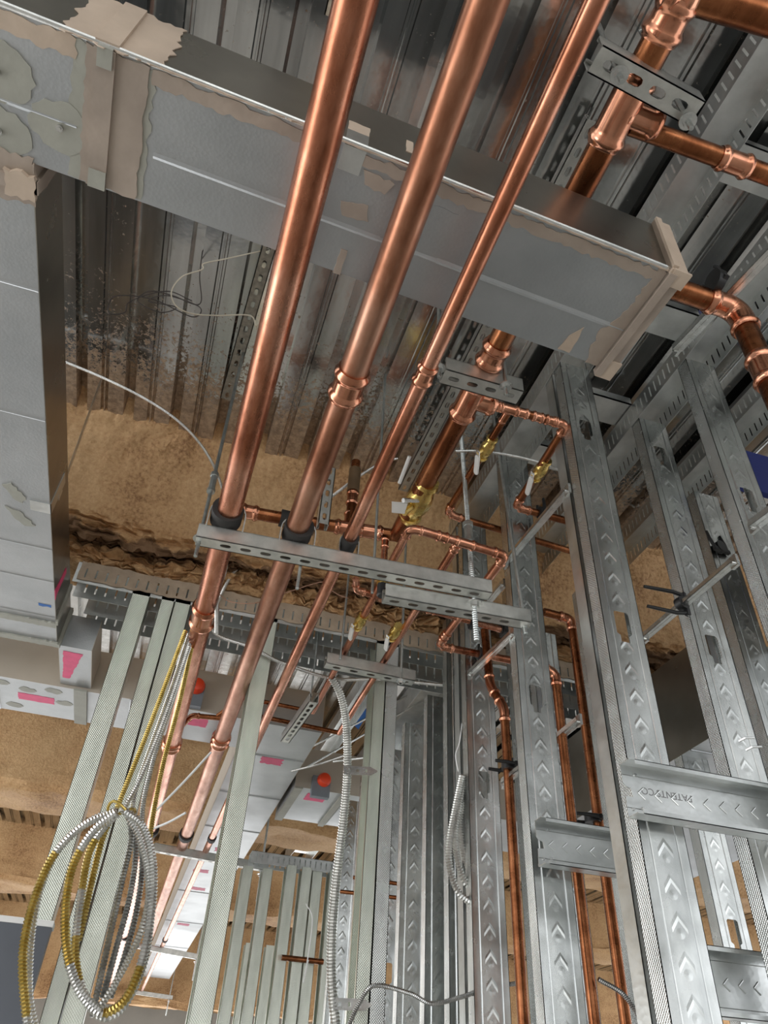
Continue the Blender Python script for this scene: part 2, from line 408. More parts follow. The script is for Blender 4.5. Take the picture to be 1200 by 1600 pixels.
KEY = lambda cx, cy: [(cx - .019, cy - .022), (cx - .011, cy - .028), (cx - .011, cy - .044), (cx + .011, cy - .044), (cx + .011, cy - .028), (cx + .019, cy - .022), (cx + .019, cy + .032), (cx + .014, cy + .037), (cx - .014, cy + .037), (cx - .019, cy + .032)]
def K(u, v, x): return P(u, v, x=x).z - CZ
def stud(name, label, x, y, h1, rot=0, h0=-CZ, knock=(), web=.092, fl=.041, mat=None, flip=False, group=None, lip=.010, cat='stud', chop=None):
    """C stud standing at (x,y): the web's left edge at x, the web at y, flanges running to +y (before rotation)"""
    mat = mat or studm; z0, z1 = h0 + CZ, h1 + CZ; Hh = z1 - z0; bm = bmesh.new(); t = .0014; a = web / 2
    Mw = Matrix(((1, 0, 0, 0), (0, 0, 1, 0), (0, 1, 0, 0), (0, 0, 0, 1)))
    s = -1 if flip else 1
    plate(bm, rect(-a, 0, a, Hh), [KEY(0, k + CZ - z0) for k in knock if 0 < k + CZ - z0 < Hh - .08], Mw, t)
    for q in (-1, 1):
        x0, x1 = (-a, -a + t) if q < 0 else (a - t, a)
        ys = sorted((0, s * fl)); box(bm, (x0, ys[0], 0), (x1, ys[1], Hh))
        x0, x1 = (-a, -a + lip) if q < 0 else (a - lip, a)
        ys = sorted((s * fl, s * (fl - t))); box(bm, (x0, ys[0], 0), (x1, ys[1], Hh))
    o = obj(name, bm, mat, None, label, cat, group, smooth=False)
    o.rotation_euler = (0, 0, rot)
    o.location = Vector((x, y, z0)) + Matrix.Rotation(rot, 3, 'Z') @ Vector((a, 0, 0))
    return o
def track(name, label, p0, p1, width, leg=.062, up=.0, mat=None, pitch=.025, slots=True, group=None, sl=.036, cat='track'):
    """inverted U channel from p0 to p1 (centre line of its top), legs with vertical slots"""
    p0, p1 = Vector(p0), Vector(p1); L_ = (p1 - p0).length; M = frame(p0, p1 - p0, (0, 0, 1)); bm = bmesh.new(); a = width / 2; t = .0016
    box(bm, (0, -a, -t), (L_, a, 0), M)
    for q in (-1, 1):
        Ms = M @ Matrix(((1, 0, 0, 0), (0, 0, 1, q * a), (0, 1, 0, -leg), (0, 0, 0, 1)))
        holes = []; k = pitch
        while slots and k < L_ - pitch: holes.append([(k - .003, leg / 2 - sl / 2), (k + .003, leg / 2 - sl / 2), (k + .003, leg / 2 + sl / 2), (k - .003, leg / 2 + sl / 2)]); k += pitch
        plate(bm, rect(0, 0, L_, leg), holes, Ms, t)
    return obj(name, bm, mat or galv, None, label, cat, group, smooth=False, origin=p0)
def jag(pts, amp, step=.012, seed=0):
    """roughen a closed 2D outline"""
    rnd = random.Random(seed); out = []
    for i in range(len(pts)):
        a, b_ = Vector(pts[i]), Vector(pts[(i + 1) % len(pts)]); n = max(1, int((b_ - a).length / step)); d = (b_ - a)
        nn = Vector((-d.y, d.x)).normalized() if d.length else Vector((0, 0))
        for k in range(n): out.append(tuple(a + d * (k / n) + nn * (rnd.uniform(-amp, amp) if k else 0)))
    return out

def bead(parent, a, b_, mat, hw=.006, ht=.0028):
    d = (b_ - a).normalized(); n_ = Vector((-d.y, d.x, 0)) * hw; z = Vector((0, 0, ht)); bm = bmesh.new()
    v_ = [bm.verts.new(p) for p in (a - n_, a - z, a + n_, b_ - n_, b_ - z, b_ + n_)]
    for f in ((0, 1, 4, 3), (1, 2, 5, 4), (0, 2, 5, 3), (0, 1, 2), (3, 4, 5)): bm.faces.new([v_[i] for i in f])
    return child('pressed_bead', bm, mat, parent, smooth=False)
# ================================================================== SETTING
bm = bmesh.new(); box(bm, (-9, -7, -.1), (8, 14, 0)); obj('floor', bm, conc, kind='structure')
bm = bmesh.new(); plate(bm, rect(-9, 0, 8, 3.7), [rect(-7.5, .9, -2.2, 2.7), rect(3.0, .9, 7.0, 2.7)], Matrix.Translation((0, 13.2, 0)) @ Matrix(((1, 0, 0, 0), (0, 0, 1, 0), (0, 1, 0, 0), (0, 0, 0, 1))), .2)
obj('wall_back_blocker', bm, plain('sheathing board', (.50, .47, .42), .8, .15, 3, .2), kind='structure', smooth=False)  # far wall added to block the bright world from duct reflections
# corrugated deck, ribs along y
prof = [(0, 0), (.006, .045), (.032, .045), (.038, 0), (.085, 0), (.088, .007), (.094, .007), (.096, -.002), (.100, -.002), (.102, .007), (.108, .007), (.111, 0)]
bm = bmesh.new(); rows = []; x0 = -7.0 - .0185; k = 0
xs = []
while x0 + k * .166 < 7:
    for px, ph in prof: xs.append((x0 + k * .166 + px, 2.0 + ph))
    k += 1
off = (-.455 - x0) % .166
xs = [(a + off, b_) for a, b_ in xs]
lo = [[bm.verts.new(V(a, yy, hh + e)) for a, hh in xs] for yy in (-6.5, 13.5) for e in (0, .012)]
for i in range(len(xs) - 1):
    bm.faces.new([lo[0][i], lo[0][i + 1], lo[2][i + 1], lo[2][i]]); bm.faces.new([lo[1][i], lo[1][i + 1], lo[3][i + 1], lo[3][i]])
obj('ceiling', bm, deckm, kind='structure', smooth=False)

def foam_beam(name, x0, x1, prof, amp, label=None, seed=0, nx=150, sub=7, kind='structure', dark_edge=None):
    bm = bmesh.new(); P2 = []; ly = bm.verts.layers.float.new('dark_edge')
    for i in range(len(prof) - 1):
        for k in range(sub):
            t = k / sub; P2.append((prof[i][0] * (1 - t) + prof[i + 1][0] * t, prof[i][1] * (1 - t) + prof[i + 1][1] * t, i + t))
    P2.append((*prof[-1], len(prof) - 1)); rows = []
    for i in range(nx + 1):
        x = x0 + (x1 - x0) * i / nx; row = []
        for (yy, hh, s) in P2:
            p = V(x, yy, hh); a = amp[min(int(s), len(amp) - 1)]
            nv = noise.noise_vector(p * 3.1 + Vector((seed, 0, 0))) * a * 1.3 + noise.noise_vector(p * 17) * a * .8 + noise.noise_vector(p * 48) * a * .5
            if dark_edge and 3.6 < s < 8.2:
                rg = 1 - abs(noise.noise(Vector((x * 7, s * 4.2, 1.7)))) * 4 + noise.noise(Vector((x * 28, s * 9, 8))) * .9
                nv += Vector((0, -1, -.6)) * (.018 * max(-1, rg) * min(1, (s - 3.6) * 1.4) * min(1, (8.2 - s)))
            row.append(bm.verts.new(p + nv))
        rows.append(row)
    for i in range(nx):
        for j in range(len(P2) - 1):
            bm.faces.new([rows[i][j], rows[i][j + 1], rows[i + 1][j + 1], rows[i + 1][j]])
    if dark_edge:
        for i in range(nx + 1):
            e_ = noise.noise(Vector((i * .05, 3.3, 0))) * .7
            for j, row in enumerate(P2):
                d_ = min(row[2] - dark_edge[0] - e_, dark_edge[1] + e_ * .6 - row[2]); rows[i][j][ly] = max(0, min(1, .5 + d_))
    return obj(name, bm, foam, None, label, kind=kind)
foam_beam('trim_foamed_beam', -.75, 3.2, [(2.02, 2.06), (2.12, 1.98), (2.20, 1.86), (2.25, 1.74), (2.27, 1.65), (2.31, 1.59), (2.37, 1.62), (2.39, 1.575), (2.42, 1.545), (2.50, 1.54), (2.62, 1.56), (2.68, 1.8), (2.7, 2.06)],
          [.014, .014, .010, .009, .014, .032, .036, .030, .014, .01, .012, .01], nx=620, sub=10, dark_edge=(4.6, 6.3))
foam_beam('trim_foamed_spandrel', -6, 8, [(4.98, 2.06), (4.96, 1.95), (4.95, 1.7), (4.94, 1.56), (5.0, 1.52), (5.45, 1.53), (5.5, 1.7), (5.55, 2.06)], [.02, .012, .012, .02, .02, .015, .01, .01], seed=5, nx=180)
foam_beam('trim_foamed_lintel', -8, 10, [(7.55, 2.06), (7.53, 1.9), (7.52, 1.7), (7.5, 1.56), (7.55, 1.52), (7.95, 1.52), (8.0, 1.7), (8.05, 2.06)], [.02, .012, .012, .03, .03, .015, .01, .01], seed=9, nx=160)
foam_beam('trim_foamed_parapet', -8.5, 10, [(10.9, 2.06), (10.85, 1.8), (10.82, 1.4), (10.8, 1.15), (10.85, 1.08), (11.2, 1.1), (11.3, 1.5), (11.32, 2.06)], [.02, .012, .012, .03, .03, .015, .01, .01], seed=13, nx=160)
# ================================================================== DUCTS
def rot2(u, v, h): p = P(u, v, h=h); return p.x, p.y
HB = 1.3                                        # underside of the ductwork above the camera
def nearY(x): return .551 + .048 * (x + .355)
def farY(x): return .790 + .054 * (x + .367)
bd = empty('branch_duct', V(.2, .7, HB), 'broad grey sheet metal duct with tan sealed joints crossing above the copper pipes', 'duct')
XL, XR = -1.7, .735
bm = bmesh.new()
TOP = 1.475
hexa(bm, [V(XL, nearY(XL), HB), V(XR, nearY(XR), HB), V(XR, farY(XR), HB), V(XL, farY(XL), HB),
          V(XL, nearY(XL), TOP), V(XR, nearY(XR), TOP), V(XR, farY(XR), TOP), V(XL, farY(XL), TOP)])
child('duct_body', bm, ductm, bd, smooth=False)
for x0, x1 in ((-1.7, -.40), (-.27, .70)):
    a = V(x0, nearY(x0) * .40 + farY(x0) * .60, HB); b_ = V(x1, nearY(x1) * .40 + farY(x1) * .60, HB)
    bead(bd, a, b_, ductm)
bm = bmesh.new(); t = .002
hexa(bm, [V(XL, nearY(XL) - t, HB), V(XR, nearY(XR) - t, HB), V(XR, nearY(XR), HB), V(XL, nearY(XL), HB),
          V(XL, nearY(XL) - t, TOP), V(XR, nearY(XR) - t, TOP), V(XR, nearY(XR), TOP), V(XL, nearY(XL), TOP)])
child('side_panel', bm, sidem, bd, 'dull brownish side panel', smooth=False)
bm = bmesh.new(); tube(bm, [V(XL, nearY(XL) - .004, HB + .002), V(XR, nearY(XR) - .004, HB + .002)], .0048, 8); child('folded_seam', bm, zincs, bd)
ang = math.atan(.05)
MB_ = Matrix.Translation(V(0, nearY(0), HB)) @ Matrix.Rotation(ang, 4, 'Z') @ Matrix(((1, 0, 0, 0), (0, 1, 0, 0), (0, 0, -1, 0), (0, 0, 0, 1)))
MS_ = Matrix.Translation(V(0, nearY(0) - t, HB)) @ Matrix.Rotation(ang, 4, 'Z') @ Matrix(((1, 0, 0, 0), (0, 0, -1, 0), (0, 1, 0, 0), (0, 0, 0, 1)))
def patch(parent, poly, M, mat, amp, seed, th=.0018, name='sealant_patch', step=.01):
    bm = bmesh.new(); plate(bm, jag(poly, amp, step, seed), [], M, th); return child(name, bm, mat, parent)
# sealed joint across underside and side, sealant along the seam, end flange, loose dabs
patch(bd, rect(-.405, .004, -.275, .236), MB_, sealg, .004, 1, .0012)
patch(bd, rect(-.385, .002, -.285, .238), MB_, seal, .003, 2, .003)
bm = bmesh.new(); box(bm, (-.372, .0, 0), (-.338, .238, .007), MB_); child('joint_cleat', bm, seal, bd, smooth=False)
bm = bmesh.new(); box(bm, (-.366, -.004, 0), (-.342, .028, .010), MB_); child('cleat_corner', bm, sealg, bd, smooth=False); bm = bmesh.new(); box(bm, (-.368, .205, 0), (-.338, .240, .009), MB_); child('cleat_corner', bm, sealg, bd, smooth=False)
patch(bd, rect(-.425, -.005, -.265, .176), MS_, seall, .007, 3, .002)
bm = bmesh.new(); box(bm, (-.372, 0, 0), (-.335, .175, .008), MS_); child('joint_cleat', bm, seall, bd, smooth=False)
patch(bd, rect(-.28, .004, .02, .028), MB_, seal, .004, 4)
patch(bd, rect(.06, .004, .72, .026), MB_, seal, .0035, 5)
patch(bd, rect(-1.7, .004, -.40, .035), MB_, seall, .004, 6)
patch(bd, rect(-.27, -.004, .72, .007), MS_, seall, .002, 7, .003)
patch(bd, [(.68, .0), (.735, .0), (.735, .246), (.672, .246), (.655, .17), (.68, .1)], MB_, seal, .004, 8, .002)
bm = bmesh.new(); box(bm, (.700, -.010, 0), (.737, .252, .010), MB_); box(bm, (.700, -.006, 0), (.716, .258, .016), MB_); child('end_flange', bm, seal, bd, smooth=False)
bm = bmesh.new(); box(bm, (.700, -.012, 0), (.737, .176, .012), MS_); box(bm, (.700, -.006, 0), (.712, .176, .018), MS_); child('end_flange', bm, seall, bd, smooth=False)
bm = bmesh.new(); box(bm, (.704, .215, .008), (.742, .262, .014), MB_); child('flange_corner', bm, seall, bd, smooth=False); bm = bmesh.new(); box(bm, (.704, -.016, .008), (.742, .02, .014), MB_); child('flange_corner', bm, seall, bd, smooth=False)
patch(bd, [(.09, .03), (.15, .035), (.14, .06), (.10, .055)], MB_, seal, .003, 9)
patch(bd, [(.07, .10), (.12, .09), (.13, .12), (.08, .125)], MB_, seal, .003, 10)
patch(bd, [(.10, .19), (.113, .19), (.115, .245), (.10, .245)], MB_, seal, .002, 11)
patch(bd, [(.605, .20), (.622, .17), (.628, .238), (.60, .238)], MB_, seall, .002, 12)
for (cx, cy, s_) in ((-.42, .155, .045), (-.52, .10, .05), (-.52, .20, .045)):
    patch(bd, [(cx + s_ * math.cos(a) * 1.2, cy + s_ * math.sin(a)) for a in [k * PI / 6 for k in range(12)]], MB_, sealg, .005, int(cx * -100 + cy * 100))
    bm = bmesh.new(); c = MB_ @ Vector((cx, cy, .001)); tube(bm, [c, c - Vector((0, 0, .006))], .006, 12); tube(bm, [c - Vector((0, 0, .006)), c - Vector((0, 0, .009))], .0035, 8); child('screw', bm, zincs, bd)
patch(bd, rect(-.565, .115, -.525, .155), MB_, pink, .003, 14, .0016, 'pink_tape')
bm = bmesh.new(); box(bm, (.045, .0, 0), (.085, .045, .002), MB_); box(bm, (.045, 0, 0), (.085, .05, .002), MS_); child('strap_bracket', bm, galv, bd, smooth=False)
patch(bd, rect(.045, .05, .085, .085), MS_, seall, .001, 15)
patch(bd, rect(.155, .055, .168, .10), MS_, seall, .003, 16)
patch(bd, rect(.16, .045, .28, .21), MB_, ductm, .002, 17, .0008, 'wipe_mark')

# left trunk, running away along the pipes
td = empty('trunk_duct', V(-.9, 1.8, HB), 'pale blue grey trunk duct running away along the left edge', 'duct')
TX = -.478; TT = 1.45; t0y = farY(TX) - .0; TE = 2.60
bm = bmesh.new(); box(bm, (-1.7, t0y, HB + CZ), (TX, TE, TT + CZ)); child('duct_body', bm, ductm, td, smooth=False)
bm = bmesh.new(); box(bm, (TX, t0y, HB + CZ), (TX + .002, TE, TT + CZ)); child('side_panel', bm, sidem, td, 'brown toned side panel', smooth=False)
for v_ in (455, 655, 855, 905, 960): yy = P(60, v_, h=HB).y; bead(td, V(-1.7, yy - .01, HB), V(TX, yy, HB), ductm, .004, .0018)
MT_ = Matrix.Translation(V(0, 0, HB)) @ Matrix(((1, 0, 0, 0), (0, 1, 0, 0), (0, 0, -1, 0), (0, 0, 0, 1)))
MTS = Matrix.Translation(V(TX + .002, 0, HB)) @ Matrix(((0, 0, 1, 0), (1, 0, 0, 0), (0, 1, 0, 0), (0, 0, 0, 1)))
patch(td, rect(-1.7, t0y - .01, TX + .004, t0y + .085), MT_, seal, .005, 20, .003)
patch(td, rect(t0y, -.004, t0y + .07, .15), MTS, seal, .004, 21, .003)
bm = bmesh.new(); box(bm, (-1.7, t0y + .03, 0), (TX + .010, t0y + .055, .010), MT_); box(bm, (t0y + .03, -.01, 0), (t0y + .055, .15, .010), MTS); child('joint_cleat', bm, seal, td, smooth=False)
patch(td, rect(-.525, t0y + .02, TX + .006, t0y + .07), MT_, seall, .004, 22, .012, 'cleat_corner')
for y_ in (2.44, 2.58):
    patch(td, rect(-1.7, y_, TX + .004, y_ + .03), MT_, sealg, .003, 23, .006)
bm = bmesh.new(); box(bm, (2.42, -.008, 0), (2.445, .15, .008), MTS); child('joint_flange', bm, sealg, td, smooth=False); bm = bmesh.new(); box(bm, (2.585, -.008, 0), (2.61, .15, .010), MTS); child('joint_flange', bm, sealg, td, smooth=False)
pa, pb = P(45, 785, h=HB), P(30, 810, h=HB)
patch(td, [(-.60, 1.735), (-.575, 1.72), (-.54, 1.77), (-.55, 1.80), (-.575, 1.785)], MT_, sealg, .004, 24)
patch(td, [(-.60, 1.83), (-.56, 1.84), (-.52, 1.895), (-.55, 1.905), (-.58, 1.87)], MT_, sealg, .004, 25)
bm = bmesh.new(); by_ = P(65, 792, h=HB).y; box(bm, (-.53, by_ - .022, 0), (TX + .004, by_ + .022, .002), MT_); box(bm, (by_ - .022, -.002, 0), (by_ + .022, .12, .002), MTS); child('hanger_strap', bm, galv, td, smooth=False)
patch(td, [(2.24, .02), (2.26, .11), (2.29, .11), (2.275, .02), (2.29, .0), (2.26, -.002), (2.23, .0)], MTS, pink, .002, 26, .0016, 'pink_tape')
patch(td, rect(-.53, 2.33, -.49, 2.345), MT_, blue, .004, 27, .001, 'blue_mark')
# flexible hanger strap from deck to trunk
sa, sb = P(160, 588, h=1.985), V(TX + .004, by_ + .02, HB + .06)
bm = bmesh.new(); plate(bm, rect(0, -.012, (sb - sa).length, .012), [], frame(sa, sb - sa, (1, 0, .3)), .0012)
obj('hanger_strap', bm, galv, None, 'long diagonal steel strap tying the left trunk duct up to the deck', 'strap', origin=sa)

def simple_duct(label, x0, x1, y0, y1, h0, h1, beads=(), side=sidem, along='x'):
    e = empty('sheet_duct', V((x0 + x1) / 2, (y0 + y1) / 2, h0), label, 'duct')
    bm = bmesh.new(); box(bm, (x0, y0, h0 + CZ), (x1, y1, h1 + CZ)); child('duct_body', bm, ductm, e, smooth=False)
    bm = bmesh.new()
    if along == 'x': box(bm, (x0, y0 - .002, h0 + CZ), (x1, y0, h1 + CZ))
    else:
        box(bm, (x0 - .002, y0, h0 + CZ), (x0, y1, h1 + CZ)); child('side_panel', bm, side, e, smooth=False)
        bm = bmesh.new(); box(bm, (x1, y0, h0 + CZ), (x1 + .002, y1, h1 + CZ))
    child('side_panel', bm, side, e, smooth=False)
    for b_ in beads:
        bm = bmesh.new()
        if along == 'x': tube(bm, [V(b_, y0, h0), V(b_, y1, h0)], .004, 6)
        else: tube(bm, [V(x0, b_, h0), V(x1, b_, h0)], .004, 6)
        child('pressed_bead', bm, ductm, e)
    return e
sealside = plain('beige sealant coating', (.47, .42, .35), .55, .12, 6, .2)
cd = simple_duct('white undersided cross duct behind the left studs with pink tape strip', -2.2, .28, 2.95, 3.26, HB, 1.48, (-1.2, -.72, -.2), sealside)
MC_ = Matrix.Translation(V(0, 0, HB)) @ Matrix(((1, 0, 0, 0), (0, 1, 0, 0), (0, 0, -1, 0), (0, 0, 0, 1)))
patch(cd, rect(-.64, 3.07, -.50, 3.13), MC_, pink, .002, 30, .001, 'pink_tape')
patch(cd, rect(.0, 3.02, .12, 3.10), MC_, pink, .003, 31, .001, 'pink_tape')
for i, (cx, cy) in enumerate(((-.70, 3.0), (-.60, 3.03), (-.78, 3.10), (-.5, 3.0), (-.46, 3.10), (-.66, 3.2))):
    patch(cd, [(cx + .035 * math.cos(a), cy + .022 * math.sin(a)) for a in [k * PI / 4 for k in range(8)]], MC_, sealg, .008, 40 + i, .001)
bm = bmesh.new(); box(bm, (-.42, 2.94, .0), (-.37, 3.27, .008), MC_); child('joint_flange', bm, sealg, cd, smooth=False)
cl = simple_duct('short duct collar with pink tape joining trunk and white cross duct', -.475, -.36, 2.62, 2.94, HB + .01, 1.44, (), sealside, 'y')
patch(cl, [(-.46, 2.66), (-.39, 2.66), (-.44, 2.88), (-.465, 2.88)], Matrix.Translation(V(0, 0, HB + .01)) @ Matrix(((1, 0, 0, 0), (0, 1, 0, 0), (0, 0, -1, 0), (0, 0, 0, 1))), pink, .002, 32, .001, 'pink_tape')
fd = simple_duct('long grey supply duct receding under the deck above the far copper pipes', .285, .60, 3.0, 10.5, HB + .02, 1.5, (3.35, 3.9, 4.5, 5.2, 6.1, 7.2, 8.4), sealside, 'y')
MF_ = Matrix.Translation(V(0, 0, HB + .02)) @ Matrix(((1, 0, 0, 0), (0, 1, 0, 0), (0, 0, -1, 0), (0, 0, 0, 1)))
for i, (a, b_) in enumerate(((.45, 4.95), (.42, 6.0), (.44, 7.3), (.40, 8.6), (.46, 3.4), (.38, 5.5))): patch(fd, rect(a - .05, b_ - .04, a + .05, b_ + .04), MF_, pink, .006, 50 + i, .001, 'pink_tape')
rd = simple_duct('wide grey duct with beige sealed face behind the centre studs', .62, 3.2, 3.62, 4.12, HB, 1.5, (.9, 1.3), sealside)
patch(rd, rect(.70, 3.68, .80, 3.78), MC_, pink, .003, 60, .001, 'pink_tape')
bm = bmesh.new(); box(bm, (.62, 3.61, 0), (.66, 4.13, .01), MC_); child('joint_flange', bm, sealg, rd, smooth=False); bm = bmesh.new(); box(bm, (.86, 3.61, 0), (.89, 4.13, .01), MC_); child('joint_flange', bm, sealg, rd, smooth=False)
# orange capped smoke sensors on duct faces
def sensor(u, v, y, label):
    p = P(u, v, y=y); e = empty('duct_sensor', p, label, 'sensor')
    bm = bmesh.new(); box(bm, (p.x - .045, p.y - .035, p.z - .07), (p.x + .045, p.y, p.z + .03)); child('sensor_box', bm, greybox, e, smooth=False)
    bm = bmesh.new(); c = p + Vector((.01, -.035, .012)); tube(bm, [c, c - Vector((0, .012, 0)), c - Vector((0, .03, 0)), c - Vector((0, .034, 0))], .03, 18, True, lambda i: (.034, .034, .026, .015)[i]); child('dust_cap', bm, red, e)
sensor(500, 1226, 3.617, 'orange capped grey sensor box on the beige duct face behind centre studs')
sensor(301, 1082, 2.947, 'orange capped grey sensor box partly hidden behind the first copper pipe')
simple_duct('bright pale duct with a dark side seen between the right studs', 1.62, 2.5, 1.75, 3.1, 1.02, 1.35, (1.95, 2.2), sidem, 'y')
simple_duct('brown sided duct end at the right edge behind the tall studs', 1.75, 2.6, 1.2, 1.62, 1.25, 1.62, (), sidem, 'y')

# ================================================================== FRAMING
RX, SW = .87, .099                               # left face of the near chase wall, stud web width
kx = RX / .81
# near chase wall, row one
kn1 = [P(1030, 980, x=RX).z - CZ - .0]
stud('steel_stud', 'large steel stud with chevron dimples in front of the pipes, carrying both short cross pieces', RX, 1.152 * kx, 1.86, knock=(K(915, 672, RX + .05), K(976, 975, RX + .05), -.1, -.7), web=SW)
stud('steel_stud', 'narrow steel channel directly behind the large chevron stud', RX, 1.152 * kx + .095, 1.86, flip=True, web=.03, mat=galv)
stud('steel_stud', 'steel stud with chevrons just right of the trapeze strut end', RX, 1.556 * kx, 1.86, knock=(K(836, 1092, RX + .05),), web=SW)
stud('steel_stud', 'steel stud left of the jogged copper riser with a key shaped opening', RX, 1.90 * kx, 1.86, knock=(.83,), web=SW)
stud('steel_stud', 'lipped steel stud backing the stud by the jogged copper riser', RX, 1.90 * kx + .10, 1.86, flip=True, web=.03, mat=galv)
for i, (u, lab) in enumerate(((702, 'steel stud immediately right of the hanging armored coil, nearest of the far row'), (664, 'steel stud carrying a black pipe clip behind the sagging cable'), (622, 'steel stud behind the centre channel with a tan smear'), (585, 'far steel stud hidden partly by the centre channel'), (548, 'far steel stud just left of the centre channel'), (515, 'farthest chevron stud beside the hanging conduit'))):
    p = P(u, 1500, x=RX); stud('steel_stud', lab, RX, p.y, 1.28 if i else 1.5, web=SW, mat=studm, knock=((.45,) if i == 3 else ()))
# row two
R2 = 1.20
B_ = stud('steel_stud', 'slim steel stud behind the gap right of the large stud, second row', R2, 1.245 * R2 / 1.12, 1.83, knock=(K(1036, 708, R2 + .05), K(1122, 1008, R2 + .05), .25), web=SW)
C_ = stud('steel_stud', 'tall steel stud below the duct end with two wire stubs', R2, 1.008 * R2 / 1.12, 1.83, knock=(K(1165, 785, R2 + .05), .42, -.3), web=SW)
stud('steel_stud', 'steel stud at the right edge under the perforated rail', R2, .62, 1.83, knock=(1.2,), web=SW)
stud('steel_stud', 'steel stud of the back row behind the black pipe clips', 1.55, 1.55, 1.80, web=SW, knock=(.35,))
stud('steel_stud', 'dim steel stud lower right behind the cross piece', 1.62, 2.0, 1.2, web=SW, knock=(.5, .1))
stud('steel_stud', 'steel stud of the second row behind the brown risers with a black key opening', R2 - .07, 2.05, 1.42, web=SW, knock=(.62,))
stud('steel_stud', 'steel stud of the second row right of the brown risers', R2 - .04, 1.80, 1.42, flip=True, web=SW)
# back plane stud seen behind valve handles
stud('steel_stud', 'wide dull stud behind the two white valve levers', P(790, 900, y=2.1).x, 2.1, 1.62, web=.10, knock=(1.42,))
stud('steel_stud', 'narrow dull stud behind the zinc rod coupling', P(722, 860, y=2.25).x, 2.25, 1.55, web=.08)
# plate the two tracks
trk1 = track('slotted_track', 'slotted deflection track over the near stud row', V(RX + SW / 2, -.9, 1.93), V(RX + SW / 2, 2.36, 1.93), SW + .006, .078, sl=.045)
trk2 = track('slotted_track', 'slotted deflection track over the second stud row', V(R2 + SW / 2, -.9, 1.90), V(R2 + SW / 2, 2.36, 1.90), SW + .006, .078, sl=.045)
trk4 = track('slotted_track', 'slotted track in the dark corner at the upper right edge', V(1.60, -.9, 1.95), V(1.60, 2.1, 1.95), .1, .07, sl=.04)
for i, yy in enumerate((.34, .52, .98, 1.35, 1.62)):
    bm = bmesh.new(); box(bm, (RX + .1, yy, 1.905 + CZ), (R2 + .0, yy + .10, 1.912 + CZ)); box(bm, (RX + .1, yy, 1.905 + CZ), (R2, yy + .002, 1.94 + CZ))
    obj('cross_plate', bm, galv, None, ['crumpled bright cross plate nearest the camera between the two tracks', 'bright cross plate between the tracks beside the copper branch', 'cross plate behind the duct end between the tracks', 'dim cross plate over the slim second row stud', 'farthest cross plate between the two tracks'][i], 'plate', smooth=False, origin=V(RX + .1, yy, 1.905))
# wall across, behind the trapeze
YW = 2.40
trw = track('slotted_track', 'slotted track under the foamed beam, its front face overspray tan', V(-.47, YW + .05, 1.535), V(2.2, YW + .05, 1.535), .10, .085, sl=.04, pitch=.036)
bm = bmesh.new(); hs = [[(k * .036 - .003, .022), (k * .036 + .003, .022), (k * .036 + .003, .06), (k * .036 - .003, .06)] for k in range(1, 60)]
plate(bm, jag(rect(0.012, 0.012, 2.2, .088), .0035, .02, 3), hs, Matrix.Translation(V(-.47, YW - .0015, 1.45)) @ Matrix(((1, 0, 0, 0), (0, 0, -1, 0), (0, 1, 0, 0), (0, 0, 0, 1))), .003)
child('foam_overspray', bm, plain('foam overspray', (.46, .36, .26), .8, .25, 20, .5), trw, 'tan foam overspray coat')
track('slotted_track', 'darker slotted track set below the foamed one behind the studs', V(-.42, YW + .19, 1.50), V(1.9, YW + .19, 1.50), .085, .085, sl=.05, pitch=.036)
def xstud(u, lab, h1=1.47, fl=.05, v=1246, y=YW, mat=None, web=.092, flip=False, knock=()):
    p = P(u, v, y=y); return stud('channel_stud', lab, p.x + (0 if flip else fl), y, h1, rot=PI / 2, fl=fl, mat=mat or studg, web=web, flip=flip, knock=knock)
xstud(104, 'leftmost greenish stud under the foamed track', 1.47, .062)
xstud(163, 'greenish stud left of the dark slit behind the cable coil', 1.47, .045)
xstud(190, 'greenish stud right of the dark slit, carrying the cable coil', 1.47, .055)
xstud(358, 'greenish stud standing behind the second copper pipe', 1.47, .06)
S5 = xstud(574, 'centre channel stud with the clipped flexible conduit', 1.47, .042)
xstud(594, 'centre channel stud, right half of the doubled pair', 1.47, .045, mat=studm)
xstud(726, 'steel stud corner below the black clipped pipes', 1.45, .04, y=2.3, mat=studm)
# far partition
for i, (u, y, hh) in enumerate(((365, 4.35, 1.1), (398, 4.35, 1.1), (437, 4.3, 1.12), (462, 4.3, 1.12), (480, 4.32, 1.12), (508, 4.3, 1.12), (530, 4.28, 1.12), (388, 5.6, .95), (420, 5.6, .95))):
    xstud(u, ['thin far stud left of the hanger rod', 'far stud under the second trapeze end', 'bright far stud pair, left half, below the foam ledge', 'bright far stud pair, right half, below the foam ledge', 'far stud behind the thin drooping wires', 'far stud left of the hanging conduit bottom', 'far stud crossed by the short copper pieces', 'very distant stud left in the bright gap', 'very distant stud right in the bright gap'][i], hh, .055, 1450, y, web=.09)
track('slotted_track', 'far slotted track under the foam ledge over the distant studs', V(.55, 4.36, 1.17), V(1.6, 4.36, 1.17), .1, .06, sl=.035, pitch=.03)
# diagonal channel seen beyond the cross wall
track('ceiling_channel', 'long grey ceiling channel slanting away beyond the cross wall', V(1.10, 2.7, 1.66), V(1.10, 6.0, 1.66), .16, .10, slots=False, cat='channel')
track('ceiling_channel', 'slotted ceiling channel left of the long grey one beyond the wall', V(.88, 2.75, 1.80), V(.88, 5.4, 1.80), .09, .08, pitch=.035, cat='channel')

